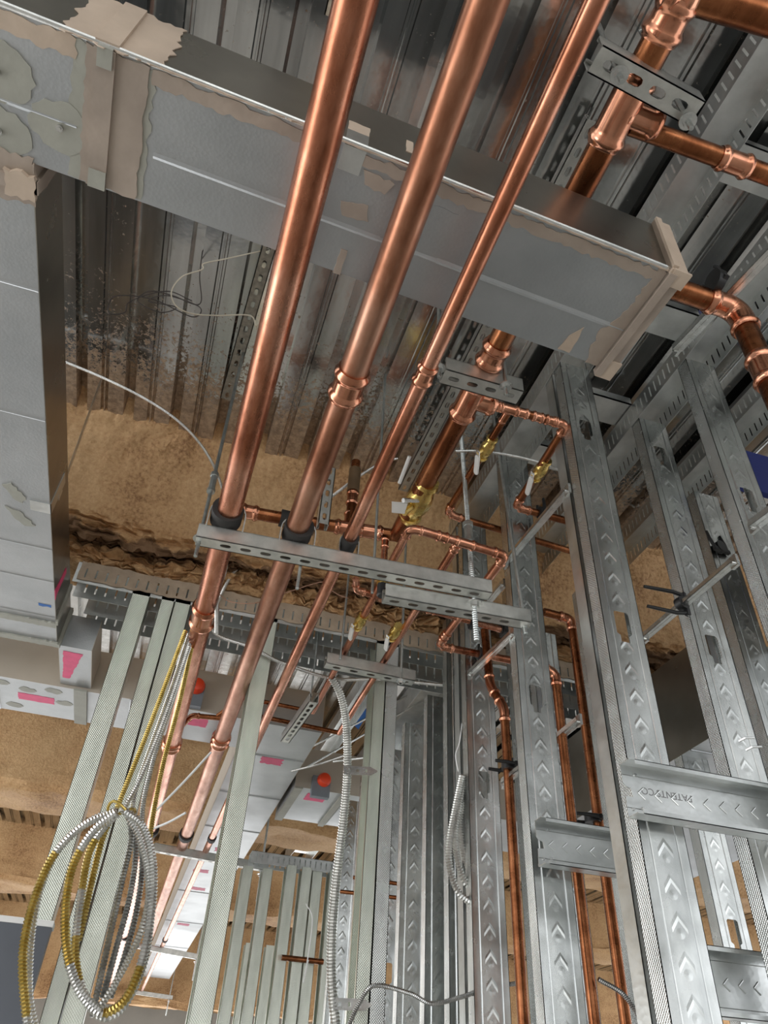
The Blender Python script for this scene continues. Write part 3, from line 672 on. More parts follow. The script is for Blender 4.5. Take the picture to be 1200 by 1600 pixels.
# short cross pieces screwed on the studs
def crosspiece(label, x0, x1, y, h, hgt=.1, text=None):
    e = empty('cross_piece', V(x0, y, h), label, 'cross piece'); bm = bmesh.new()
    M = Matrix.Translation(V(x0, y, h)) @ Matrix(((1, 0, 0, 0), (0, 0, -1, 0), (0, 1, 0, 0), (0, 0, 0, 1)))
    L_ = x1 - x0; half = hgt / 2
    plate(bm, [(0, 0), (L_, 0), (L_, hgt), (0, hgt), (0, .066), (.006, .06), (.016, .057), (.018, .042), (.002, .040)], [], M, .0014)
    for q in (0, 1):
        z0 = 0 if q == 0 else hgt - .0014
        box(bm, (0.0, z0, 0), (L_, z0 + .0014, .034), M)
        z0 = 0 if q == 0 else hgt - .009
        box(bm, (.012, z0, .0326), (L_, z0 + .009, .034), M)
    child('channel_body', bm, galv, e, smooth=False)
    bm = bmesh.new(); k = .03
    while k < L_ - .02:
        for s_ in (-1, 1):
            c = M @ Vector((k, half, .0015)); d = M @ Vector((k + .013 * (1 if s_ > 0 else 1), half + s_ * .011, .0015)); tube(bm, [c, d], .0016, 6)
        k += .036
    tube(bm, [M @ Vector((0, hgt - .02, .0012)), M @ Vector((L_, hgt - .02, .0012))], .0009, 5); tube(bm, [M @ Vector((0, .02, .0012)), M @ Vector((L_, .02, .0012))], .0009, 5)
    child('pressed_chevron', bm, galv, e)
    for (a, b_) in ((.014, .018), (.035, .022), (.03, .085)):
        bm = bmesh.new(); c = M @ Vector((a, b_, .001)); tube(bm, [c, M @ Vector((a, b_, .004))], .003, 10); child('screw', bm, zincs, e)
    if text:
        cu = bpy.data.curves.new('stamp', 'FONT'); cu.body = text; cu.size = .019; cu.extrude = .0002; cu.align_x = 'LEFT'
        to = bpy.data.objects.new('stamp', cu); C.objects.link(to); bpy.context.view_layer.update()
        me = bpy.data.meshes.new_from_object(to.evaluated_get(bpy.context.evaluated_depsgraph_get())); bpy.data.objects.remove(to)
        me.materials.clear(); me.materials.append(letter)
        o = bpy.data.objects.new('stamped_lettering', me); C.objects.link(o)
        # the piece is mounted upside down: so is its stamp
        me.transform(M @ Matrix.Translation((.15, half + .012, .0016)) @ Matrix.Rotation(PI, 4, 'Z')); o.parent = e; o.matrix_parent_inverse = parent_world(e).inverted()
pa = P(993, 1272, y=1.19); crosspiece('longer galvanized cross piece at the right edge, stamped lettering upside down', pa.x, 1.62, 1.215, pa.z - CZ, .102, 'PATENTS CO')
pa = P(846, 1352, y=1.62); crosspiece('shorter galvanized cross piece spanning the brown risers, lower left of the other', pa.x, pa.x + .34, 1.635, pa.z - CZ, .103)
pa = P(1095, 1590, y=1.45); crosspiece('galvanized cross piece in the bottom right corner with a dark opening', pa.x, 1.7, 1.45, pa.z - CZ, .12)
# ================================================================== COPPER
HP = 1.2
def shoe(parent, c, d, r, ln=.028, k=1.28):
    bm = bmesh.new(); d = Vector(d).normalized(); tube(bm, [c - d * ln / 2, c + d * ln / 2], r * k, 20); return child('rubber_cushion', bm, rubber, parent, 'black rubber cushion')
X1, X2, X3 = .0, .186, .324
R1, R1_, R3 = .0315, .030, .0178
p1 = pipe('copper_pipe', 'thick bright copper pipe, leftmost of the three long parallel runs', [V(X1 + .008, -.6, HP), V(X1 - .025, 11.0, HP)], R1,
          couplings=[(P(314, 960, h=HP), .115), (P(258, 1160, h=HP), .07)])
p2 = pipe('copper_pipe', 'thick copper pipe with a dull mottled skin, middle of the three long runs', [V(X2 - .01, -.6, HP), V(X2 + .006, 9.0, HP)], R1_, mat=coppermat('mottled copper', (.19, .07, .035), (.38, .175, .105), (.58, .34, .24), .36),
          couplings=[(P(546, 600, h=HP), .085), (P(341, 1155, h=HP), .08)])
p3 = pipe('copper_pipe', 'thinner long copper pipe, right one of the three parallel runs', [V(X3 - .006, -.6, HP), V(X3, 11.0, HP)], R3,
          couplings=[(P(668, 585, h=HP), .052)])
TY = 1.53
for pp, x, r in ((p1, X1, R1), (p2, X2, R1_), (p3, X3, R3)):
    for y in (TY - .012, 4.3, 7.35):
        shoe(pp, V(x - .002, y, HP), (0, 1, 0), r, .05)
# trapeze under the pipes
SH = HP - R1 - .008
zt = SH
a_, b_ = V(-.062, TY + .018, zt - .041), V(.718, TY - .022, zt - .041)
strut('trapeze_strut', 'long slotted trapeze strut carrying the three copper pipes', a_, b_, pitch=.051, off=.075, depth=.041)
c_, d_ = V(.44, TY + .036, zt - .083), V(.845, TY + .012, zt - .083)
strut('trapeze_strut', 'shorter slotted strut lapped under the right end of the long one', c_, d_, pitch=.051, off=.03)
for x in (X1, X2, X3):                          # U straps over the pipes
    r = R1 if x < .3 else R3
    bm = bmesh.new(); pts = [V(x + (r * 1.45) * math.cos(a), TY, HP + (r * 1.45) * math.sin(a)) for a in [PI * k / 12 for k in range(13)]]
    pts = [V(x + r * 1.45, TY, zt - .005)] + pts + [V(x - r * 1.45, TY, zt - .005)]
    for i in range(len(pts) - 1):
        q0, q1 = pts[i], pts[i + 1]; n_ = (q1 - q0).cross(Vector((0, 1, 0))).normalized() * .0015; w_ = Vector((0, .014, 0))
        hexa(bm, [q0 - w_ - n_, q0 + w_ - n_, q1 + w_ - n_, q1 - w_ - n_, q0 - w_ + n_, q0 + w_ + n_, q1 + w_ + n_, q1 - w_ + n_])
    bmesh.ops.remove_doubles(bm, verts=bm.verts, dist=1e-5)
    obj('pipe_strap', bm, zincs, None, 'bent steel strap over the %s long copper pipe at the trapeze' % {X1: 'left', X2: 'middle', X3: 'thin right'}[x], 'pipe strap', smooth=False, origin=V(x, TY, HP))
rod('threaded_rod', 'long threaded rod at the left end of the trapeze strut', V(-.052, TY + .014, 1.07), V(-.075, 1.63, 2.0), nuts=(.05,), coupler=.23)
rod('threaded_rod', 'threaded rod with a zinc coupling through the right end of the trapeze', V(.685, TY, .99), V(.668, TY + .04, 2.0), .0075, nuts=(.10,), coupler=.33)
rod('threaded_rod', 'slender rod rising behind the thin copper pipe above the trapeze', V(.412, TY + .05, 1.10), V(.405, TY + .05, 2.0), .0045)
rod('threaded_rod', 'slender rod just left of the stud at the end of the lapped strut', V(.835, TY + .012, 1.05), V(.80, TY + .05, 2.0), .006, nuts=(.02,))
rod('threaded_rod', 'short rod stub hanging below the trapeze behind the middle pipe', V(.21, TY + .03, 1.05), V(.21, TY + .03, 1.15), .005)
# header pipe overhead with its tees
HH = 1.58
hx = lambda u, v: P(u, v, h=HH)
hdr = pipe('header_pipe', 'dark copper header pipe running above the duct at upper right', [V(.553, -.4, HH), V(.565, 1.0, HH), V(.572, 1.90, HH)], .031, copperd,
           couplings=[(hx(1035, 25), .075), (hx(775, 555), .08)], tees=[(hx(975, 175), (1, .02, 0), .085), (hx(742, 625), (1, 0.02, 0), .075)], elbows=False)
valve(hdr, hx(654, 782), Vector((0, 1, 0)), .0265, hup=Vector((-.6, 0, -.8)))
vb = hdr.children[-1]
lv = bpy.data.objects.get('valve_handle')
bm = bmesh.new(); c = P(636, 780, h=1.54); d_ = P(640, 715, h=1.6)
tube(bm, [P(655, 782, h=1.55), P(630, 782, h=1.52)], .008, 8); child('valve_stem', bm, zincs, vb)
bm = bmesh.new(); tube(bm, [P(624, 755, h=1.54), P(640, 713, h=1.58)], .006, 8, True); child('valve_handle', bm, white, vb, 'long white lever')
bm = bmesh.new(); q = [P(612, 785, h=1.52), P(637, 787, h=1.52), P(632, 803, h=1.51), P(612, 801, h=1.51)]; hexa(bm, q + [x + Vector((0, 0, .004)) for x in q]); child('valve_tag', bm, white, vb, 'white tag', smooth=False)
pipe('copper_pipe', 'brown copper branch running right from the header tee at the top', [hx(985, 195), hx(1215, 279)], .0205, copperd, couplings=[(hx(1145, 256), .075)])
pipe('copper_pipe', 'thick brown copper pipe crossing the top right corner', [hx(1045, -18), hx(1230, 36)], .03, copperd, couplings=[(hx(1062, -12), .06)])
strut('trapeze_strut', 'short bent slotted strut holding the header pipe at the top right', P(930, 92, h=1.52), P(1088, 178, h=1.52), pitch=.052, off=.035, sl=.034, sw=.018, size=.050)
for i, (u, v) in enumerate(((968, 118), (1075, 190))):
    p = P(u, v, h=1.50); rod('threaded_rod', ['rod with a shiny nut at the left end of the top right strut', 'rod with a shiny nut at the right end of the top right strut'][i], p - Vector((0, 0, .03)), Vector((p.x, p.y, 2.0 + CZ)), .0055, nuts=(.022,))
strut('trapeze_strut', 'short slotted strut under the header pipe below the big duct', P(692, 588, h=1.51), P(812, 622, h=1.51), pitch=.052, off=.03, sl=.03, size=.05)
for i, (u, v) in enumerate(((686, 590), (792, 618))):
    p = P(u, v, h=1.47); rod('threaded_rod', ['rod at the left end of the small strut beneath the duct', 'rod at the right end of the small strut beneath the duct'][i], p, Vector((p.x, p.y, 2.0 + CZ)), .0055, nuts=(.028,))
# upper branch group
b1 = pipe('copper_pipe', 'copper branch with elbow and brass valve beside the large chevron stud', [hx(752, 628), hx(885, 664), hx(808, 788), hx(815, 795), hx(930, 826)], .0125, copperd,
          couplings=[(hx(772, 634), .04), (hx(815, 645), .04), (hx(840, 652), .035), (hx(860, 657), .035)], tees=[(hx(795, 640), (-.0, 1, 0), .05)], rad=1.6)
valve(b1, hx(845, 734), hx(810, 782) - hx(885, 664), .0125, P(828, 765, h=HH - .05) - P(838, 728, h=HH - .05), white, Vector((-.75, .1, -.65)))
b2 = pipe('copper_pipe', 'copper branch with brass valve dropping left towards the coupling rod', [hx(793, 645), hx(700, 798), hx(708, 806), hx(925, 871)], .0115, copperd, couplings=[(hx(905, 866), .03)], rad=1.6)
valve(b2, hx(761, 700), hx(700, 805) - hx(793, 645), .0125, P(748, 735, h=HH - .05) - P(752, 695, h=HH - .05), white, Vector((-.75, .1, -.65)))
# cross pipe joining the header
cr = pipe('copper_pipe', 'copper cross pipe running behind the long pipes into the header', [P(372, 797, h=HH), P(430, 808, h=HH), P(626, 838, h=HH)], .0215, copperd,
          couplings=[(P(390, 800, h=HH), .06), (P(575, 830, h=HH), .10)], tees=[(P(545, 826, h=HH), (0, 0, 1), .07)], elbows=False)
shoe(cr, P(447, 811, h=HH), (1, 0, 0), .0215, .04, 1.4)
c0 = P(546, 824, h=HH)
rs = pipe('copper_riser', 'short copper riser with a brown capped plug above the cross pipe', [c0, c0 + Vector((.0, 0, .31))], .017, copperd, couplings=[(c0 + Vector((0, 0, .13)), .06)])
bm = bmesh.new(); tube(bm, [c0 + Vector((0, 0, .16)), c0 + Vector((0, 0, .27))], .022, 16); child('insulated_plug', bm, thermo, rs)
sa, sb = P(500, 788, h=1.60), P(482, 838, h=1.44)
strut('channel_bracket', 'upright slotted bracket holding the cross pipe behind the middle long pipe', V(.30, 1.83, 1.50), V(.30, 1.83, 1.75), down=(0, -1, 0), size=.036, pitch=.05)
rod('threaded_rod', 'rod rising from the upright slotted bracket behind the middle long pipe', V(.30, 1.845, 1.70), V(.30, 1.845, 2.0), .005)
# lower small group
HS = 1.25
s_ = lambda u, v, h=HS: P(u, v, h=h)
l1 = pipe('copper_pipe', 'small copper line with elbows crossing behind the trapeze and turning back to the black clips', [s_(657, 829), s_(790, 868), s_(688, 1004), s_(694, 1011), s_(830, 1038)], .0125, copper,
          couplings=[(s_(690, 840), .035), (s_(725, 850), .06), (s_(700, 992), .03)], rad=1.7)
l2 = pipe('copper_pipe', 'small copper line from the elbow beside the tee down through a brass valve', [s_(665, 831), s_(640, 826), s_(489, 1112)], .0115, copper, rad=1.8)
valve(l2, s_(563, 971), s_(489, 1112) - s_(640, 832), .0115, P(536, 1010, h=HS - .05) - P(541, 985, h=HS - .05), white, Vector((-.7, -.1, -.7)))
l3 = pipe('copper_pipe', 'small copper line from the crossing tee down through the right brass valve', [s_(716, 848), s_(530, 1145)], .0115, copper, couplings=[(s_(712, 856), .03)])
valve(l3, s_(617, 988), s_(530, 1145) - s_(716, 848), .0115, P(596, 1028, h=HS - .05) - P(600, 1002, h=HS - .05), white, Vector((-.7, -.1, -.7)))
l4 = pipe('copper_pipe', 'thin copper line crossing under the trapeze to the wall clips', [s_(556, 905), s_(556, 922), s_(835, 998)], .010, copper, couplings=[(s_(675, 952), .03)], rad=1.6)
cj = P(602, 842, h=HH - .03)
pipe('copper_pipe', 'short copper drop below the cross pipe tee behind the trapeze', [cj, cj - Vector((0, 0, .25))], .011, copper, couplings=[(cj - Vector((0, 0, .02)), .04)])
bm = bmesh.new(); p = P(597, 930, h=1.155); tube(bm, [p + Vector((0, 0, .03)), p + Vector((0, 0, .012))], .016, 12)
g = empty('pressure_cap', p, 'round black cap under the trapeze strut', 'cap'); bm.free()
bm = bmesh.new(); tube(bm, [p + Vector((0, 0, .035)), p, p - Vector((0, 0, .004))], .0155, 20, True, lambda i: (.0155, .0155, .012)[i]); child('cap_body', bm, black, g)
bm = bmesh.new(); tube(bm, [p + Vector((0, 0, .034)), p + Vector((0, 0, .075))], .017, 6); child('brass_neck', bm, brass, g, 'brass neck')
# far ends, thin header lines
strut('trapeze_strut', 'slotted strut under the two small copper lines near the centre stud', P(508, 1040, h=1.19), P(646, 1068, h=1.19), pitch=.06, off=.04)
for i, (u, v, t) in enumerate(((533, 1020, 920), (628, 1060, 915), (617, 1072, 935))):
    pass
p = P(532, 1030, h=1.21); rod('threaded_rod', 'rod rising from the left of the strut near the centre stud', p, p + Vector((0, 0, .75)), .0045)
p = P(626, 1068, h=1.17); rod('threaded_rod', 'rod rising from the right of the strut near the centre stud', p, p + Vector((0, 0, .8)), .0055, nuts=(.0,))
e1 = pipe('copper_pipe', 'thin far copper line with an elbow below the left brass valve', [s_(489, 1112), s_(380, 1090), s_(340, 1118, 1.2)], .008, copperd, rad=1.6)
e2 = pipe('copper_pipe', 'thin far copper line joining the hanger strip at the second elbow', [s_(530, 1145), s_(385, 1115)], .009, copperd, rad=1.6)
e3 = pipe('copper_pipe', 'thin copper offset linking the first long pipe towards the middle one', [P(262, 1158, h=1.2), P(300, 1118, h=1.23), P(345, 1122, h=1.23)], .010, copperd, rad=1.6)
strut('channel_bracket', 'slotted hanger strip hung between the far small copper lines', P(490, 1098, h=1.17), P(445, 1160, h=1.17), size=.035, pitch=.04)
p = P(484, 1100, h=1.18); rod('threaded_rod', 'thin rod above the slotted hanger strip', p, p + Vector((0, 0, .8)), .004)
# risers in the near chase wall
def vert(u, v, x, h0, h1): p = P(u, v, x=x); return V(p.x, p.y, h0), V(p.x, p.y, h1)
def vy(u, v, u1, v1, y): p = P(u, v, y=y); return V(p.x, p.y, -CZ), V(p.x, p.y, P(u1, v1, y=y).z - CZ)
q0, q1 = vert(812, 1500, .925, -CZ, P(787, 1108, x=.925).z - CZ)
pj = [q0, q1, P(766, 1072, x=.905), P(757, 985, x=.905)]
r1 = pipe('copper_riser', 'copper riser with a jog held by a black clip left of the key opening', pj, .0135, copperd, rad=1.5)
q0, q1 = vy(927, 1580, 862, 1052, 1.78)
r2 = pipe('copper_riser', 'brown copper riser right of the chevron stud, shorter one', [q0, q1, q1 + Vector((-.05, .0, .02))], .0135, copperd, rad=1.4)
q0, q1 = vy(975, 1580, 868, 962, 1.86)
r3 = pipe('copper_riser', 'long brown copper riser rising to an elbow beside the foam', [q0, q1, q1 + Vector((-.10, 0, .004))], .0145, copperd, rad=1.6)
q0, q1 = vert(1193, 575, 1.10, .9, P(1157, 478, x=1.10).z - CZ)
r4 = pipe('copper_pipe', 'brown copper pipe with an elbow turning down at the right edge beside the duct end', [q0, q1, Vector((.80, q1.y, q1.z))], .027, copperd, couplings=[(P(1190, 585, x=1.10), .10)], rad=1.8)
# rails with black clips along the wall
def rail(label, a, b_, size=.022, perf=False, clips=()):
    e = empty('support_rail', a, label, 'rail'); L_ = (b_ - a).length; M = frame(a, b_ - a, (0, 0, 1)); bm = bmesh.new(); s = size / 2
    hs = [slot(k * .012 + .01, 0, .006, .004, 3) for k in range(int(min(99, (L_ - .02) / .012)))] if perf else []
    plate(bm, rect(0, -s, L_, s), hs, M, .0012)
    box(bm, (0, -s, 0), (L_, -s + .0012, size * .55), M); box(bm, (0, s - .0012, 0), (L_, s, size * .55), M)
    box(bm, (0, -.002, -.0015), (L_, .002, 0), M)
    child('rail_channel', bm, zincs, e, smooth=False)
    for q, sg in ((a, -1), (b_, 1)):
        bm = bmesh.new(); box(bm, (-.004, -.012, -.012), (.004, .012, .02), Matrix.Translation(q)); child('end_tab', bm, zincs, e, smooth=False)
        bm = bmesh.new(); tube(bm, [q - Vector((.004, 0, 0)), q - Vector((.01, 0, 0))], .004, 8); child('screw', bm, zincs, e)
    return e
def clip(c, d, r, label, up=(0, 0, 1), prong=.045, spread=.028):
    """black two pronged pipe clip"""
    d = Vector(d).normalized(); up = Vector(up).normalized(); sd = d.cross(up).normalized()
    e = empty('pipe_clip', c, label, 'pipe clip'); bm = bmesh.new(); tube(bm, [c - d * .010, c + d * .010], r * 1.55, 14); child('clip_ring', bm, black, e)
    for s_g in (-1, 1):
        bm = bmesh.new(); a = c + sd * s_g * spread * .55; tube(bm, [a - up * .01, a + up * .02 + sd * s_g * .006, a + up * prong + sd * s_g * .004], .0055, 8, True, lambda i: (.006, .0055, .0045)[i]); child('clip_prong', bm, black, e)
    bm = bmesh.new(); box(bm, (-.006, -spread * .7, -.006), (.006, spread * .7, .006), frame(c - up * r, d, up)); child('clip_base', bm, black, e, smooth=False)
    return e
XR_ = RX - .008
rail('grooved support rail from the large stud down to the chevron stud beside it', P(887, 768, x=XR_), P(790, 882, x=XR_))
rail('lower grooved rail between the chevron stud and the stud by the coil', P(802, 992, x=XR_), P(735, 1055, x=XR_))
rail('short grooved rail partly behind the end of the lapped strut', P(786, 915, x=XR_ + .05), P(738, 972, x=XR_ + .05))
rail('short grooved rail behind the brown risers', P(905, 1128, y=1.72), P(868, 1158, y=1.80))
rail('short grooved rail under the clip on the jogged riser', P(820, 1200, x=.93), P(788, 1225, x=.93))
rail('grooved rail crossing the gap between the second row studs', P(1148, 880, x=R2 - .01), P(1008, 998, x=R2 - .01))
rail('bright perforated rail at the right edge above the tall stud', P(1225, 375, x=R2 - .12), P(1058, 548, x=R2 - .12), .03, True)
rail('perforated rail at the right edge halfway down', P(1240, 780, x=R2), P(1178, 825, x=R2), .03, True)
cd_ = Vector((1, .05, 0))
clip(hx(846, 801), cd_, .0125, 'black clip on the upper wall pipe left of the large stud')
clip(hx(812, 838), cd_, .0115, 'black clip on the second wall pipe at the chevron stud top')
clip(s_(738, 972), cd_, .010, 'black clip where the thin line meets the stud by the zinc rod')
clip(s_(787, 985), cd_, .010, 'black clip left of the chevron stud below the lapped strut')
clip(s_(753, 1021), cd_, .0125, 'black clip on the lowest small pipe above the jogged riser')
clip(P(795, 1198, x=.925), (0, 0, 1), .0135, 'black clip around the jogged copper riser', (-.9, .1, 0), .05, .05)
clip(P(926, 1280, y=1.86), (0, 0, 1), .0145, 'black clip around the long brown riser above the short cross piece', (-.95, .1, 0), .06, .05)
clip(P(1065, 943, x=R2 - .01), (.2, -1, 0), .012, 'black two pronged clip on the rail before the foam wall', (-.95, .1, .05), .10, .05)
clip(P(1125, 855, y=1.535), (.2, -1, 0), .014, 'black clip shape behind the tall stud at the right', (-.1, .1, 1), .06, .05)
clip(P(998, 1250, x=1.0), (0, 1, 0), .006, 'small black clip beside the large stud edge', (-.2, .1, -1), .03, .02)
clip(P(1118, 440, x=1.02), (1, 0, 0), .02, 'black clip on the copper pipe beside the duct end', (-.3, .2, 1), .03, .04)
# thin copper pieces and clips on the far wall
pipe('copper_pipe', 'thin copper line turning down on the far stud wall, upper of the two short ones', [P(552, 1371, y=2.9), P(693, 1391, y=2.75), P(697, 1480, y=2.75)], .007, copperd)
pipe('copper_pipe', 'lower short thin copper piece on the far stud wall', [P(532, 1393, y=2.9), P(650, 1406, y=2.75)], .007, copperd)
pipe('copper_pipe', 'very short copper piece between the far bright studs', [P(440, 1496, y=4.288), P(505, 1503, y=4.288)], .013, copperd)
clip(P(680, 1432, y=2.72), (0, 0, 1), .006, 'small black clip on the far stud wall below the thin copper corner', (-1, 0, 0), .03, .02)

# far trapezes
for i, (u0, v0, u1, v1, h, rods) in enumerate(((238, 1330, 416, 1362, 1.15, (410,)), (215, 1482, 312, 1500, 1.15, (305,)), (200, 1552, 268, 1562, 1.15, (262,)))):
    lab = ['second trapeze strut down the run, behind the cable coil', 'third trapeze strut far down the run', 'farthest small trapeze strut down the run'][i]
    a_, b_ = P(u0, v0, h=h), P(u1, v1, h=h); strut('trapeze_strut', lab, a_, b_, pitch=.06)
    rod('threaded_rod', 'rod at the right end of the ' + lab.split(' strut')[0], b_ + Vector((-.03, 0, -.16)), b_ + Vector((-.03, 0, .85)), .007, nuts=(.13,))

# ================================================================== CABLES AND WIRES
def arcpts(uv, y=None, h=None, hs=None):
    if hs: return [P(u, v, h=hh) for (u, v), hh in zip(uv, hs)]
    return [P(u, v, y=y) if y is not None else P(u, v, h=h) for u, v in uv]
cable('armored_cable', 'armored cable sagging across the foam beam from the trunk duct to the trapeze', arcpts([(60, 548), (108, 568), (165, 592), (225, 622), (275, 655), (310, 690), (335, 730), (350, 775), (357, 830)], hs=[1.93, 1.92, 1.9, 1.88, 1.85, 1.8, 1.72, 1.64, 1.55]), .0055)
cable('armored_cable', 'armored cable hanging down behind the first pipe below the trapeze', arcpts([(357, 845), (352, 890), (340, 930), (338, 990)], y=1.95), .0065)
cable('armored_cable', 'armored cable curving behind the trapeze to the slotted track', arcpts([(500, 790), (430, 850), (375, 885), (345, 930), (332, 985), (395, 1012), (440, 1035), (520, 1060), (600, 1062), (740, 1075)], y=2.38), .007)
cable('armored_cable', 'armored cable running up from the bracket to the white lever', arcpts([(500, 790), (560, 745), (600, 722), (645, 713)], y=1.97), .006)
cable('armored_cable', 'thin armored cable strung across from the rod past both valves to the large stud', arcpts([(712, 705), (750, 705), (800, 712), (850, 725), (890, 742)], h=1.66), .0045, pitch=.004)
cable('armored_cable', 'armored cable crossing the foam between large stud and slim stud', arcpts([(958, 775), (1000, 797), (1040, 825)], y=1.9), .006)
# conduit clipped to the centre stud
yc = 2.36
cd1 = cable('flexible_conduit', 'flexible conduit hanging in front of the centre channel stud, clipped twice', arcpts([(516, 1055), (532, 1085), (541, 1130), (543, 1200), (538, 1270), (527, 1360), (519, 1450), (518, 1530), (526, 1615)], y=yc), .0145, armor, .0085, seg=12)
for i, (v_, u0, u1) in enumerate(((1210, 537, 590), (1578, 520, 580))):
    bm = bmesh.new(); a_, b_ = P(u0, v_, y=yc - .012), P(u1, v_ + 2, y=yc + .0); M = frame(a_, b_ - a_, (0, 0, 1)); L_ = (b_ - a_).length
    plate(bm, [(0, 0), (L_ * .8, 0), (L_, .012), (L_, .016), (L_ * .8, .028), (0, .028)], [rect(L_ * k + .004, .009, L_ * k + .012, .019) for k in (.1, .35, .6)], M @ Matrix(((1, 0, 0, 0), (0, 0, -1, 0), (0, 1, 0, 0), (0, 0, 0, 1))), .0015)
    obj('conduit_bracket', bm, zincs, None, ['upper zinc bracket holding the conduit to the centre stud', 'lower zinc bracket holding the conduit to the centre stud'][i], 'bracket', smooth=False, origin=a_)
cable('armored_cable', 'dark armored cable sagging between the centre stud and the chevron stud near the bottom', arcpts([(540, 1615), (560, 1570), (585, 1540), (640, 1552), (675, 1568), (720, 1558), (760, 1545), (815, 1535)], y=2.05), .006, metal('dark armor', (.25, .25, .24), (.5, .5, .48), .3, .05, 40, .1, 60))
cable('armored_cable', 'dark armored cable behind the brown risers at the bottom right', arcpts([(935, 1530), (975, 1555), (1005, 1600)], y=1.75), .006, MATS['dark armor'])
# hanging coil by the stud
for k, (off_, lab) in enumerate(((0, 'outer loop of the hanging armored coil beside the corner stud'), (12, 'inner loop of the hanging armored coil beside the corner stud'), (22, 'innermost loop of the hanging armored coil beside the corner stud'))):
    cable('flexible_conduit', lab, arcpts([(722 + off_ * .2, 1212), (712 + off_ * .5, 1260), (703 + off_ * .7, 1310 - off_), (702 + off_, 1350 - off_), (714 + off_ * .8, 1390 - off_ * 1.5), (735, 1410 - off_ * 2), (752, 1416 - off_ * 2)], y=2.065 + k * .012), .0105, armor, .0075)
# big bundle of armored cable on the stud at left
yb = 2.15
def loop(pts, label, mat=armor, r=.0078, dy=0, p=.0062, band=None): cable('cable_loop', label, arcpts(pts, y=yb + dy * 1.5), r * 1.38, mat, p * 1.25, cat='cable', group=None, band=band)
loop([(290, 985), (262, 1060), (228, 1150), (200, 1220), (183, 1262)], 'yellow banded cable coming down to the coil tie, outermost left', armory, .0055, .0, .005)
loop([(296, 990), (270, 1070), (238, 1160), (212, 1235), (205, 1275)], 'bare armored cable beside the yellow one above the coil tie', armor, .0055, .01, .005)
loop([(298, 1000), (275, 1080), (248, 1160), (225, 1250), (222, 1310)], 'second bare armored cable above the coil tie', armor, .0055, .02, .005)
loop([(300, 1010), (280, 1100), (256, 1190), (240, 1270), (232, 1330)], 'yellow banded cable above the tie nearest the first copper pipe', armory, .0055, .03, .005)
loop([(296, 1010), (262, 1110), (222, 1210), (190, 1270)], 'third bare armored cable slipping into the tie', armor, .0055, -.01, .005)
loop([(180, 1268), (130, 1290), (85, 1335), (55, 1400), (38, 1470), (36, 1530), (45, 1615)], 'outermost cable loop swinging wide to the left, yellow over its middle', armor, .0078, -.03, band=[(.3, .93)])
loop([(182, 1266), (140, 1283), (95, 1322), (66, 1380), (52, 1440), (46, 1500), (46, 1560), (56, 1615)], 'silver armored cable lying inside the widest yellow loop', armor, .007, -.012)
loop([(182, 1270), (145, 1300), (115, 1350), (103, 1410), (104, 1480), (120, 1540), (150, 1578), (172, 1580), (200, 1555), (225, 1490), (238, 1410), (238, 1340), (222, 1290), (195, 1268)], 'full oval loop of armored cable, front most of the coil, yellow on its left side', armor, .0082, -.05, band=[(.12, .37), (.5, .62)])
loop([(184, 1272), (165, 1290), (140, 1330), (128, 1390), (120, 1450), (118, 1500), (130, 1550), (158, 1588), (190, 1575), (220, 1520), (234, 1450), (235, 1370), (220, 1310), (200, 1275)], 'second oval loop of armored cable just behind the front one', armor, .0075, -.03, band=[(.08, .2), (.3, .4)])
loop([(200, 1272), (214, 1300), (228, 1350), (232, 1400), (222, 1450), (200, 1500), (175, 1545), (152, 1580)], 'inner right cable strand of the coil', armor, .0065, -.01)
loop([(200, 1270), (205, 1310), (190, 1380), (170, 1470), (150, 1560), (145, 1590)], 'straight silver strand inside the coil, left one', MATS['dark armor'], .006, .0)
loop([(204, 1270), (212, 1330), (203, 1400), (182, 1480), (160, 1560)], 'straight silver strand inside the coil, middle one', MATS['dark armor'], .006, .01)
loop([(208, 1270), (222, 1340), (214, 1420), (193, 1500), (172, 1560)], 'straight silver strand inside the coil, right one', MATS['dark armor'], .006, .02)
loop([(176, 1272), (160, 1310), (145, 1370), (132, 1430), (122, 1470)], 'yellow and silver strand in the left half of the coil', armory, .0065, -.02)
bm = bmesh.new(); c = P(190, 1265, y=yb - .03)
tube(bm, [c + Vector((.035 * math.cos(a), .03 * math.sin(a), .012 * math.sin(2 * a))) for a in [k * PI / 8 for k in range(17)]], .004, 8); obj('cable_tie', bm, armory, None, 'twisted metal tie gathering the cable coil on the stud', 'cable tie', origin=c)
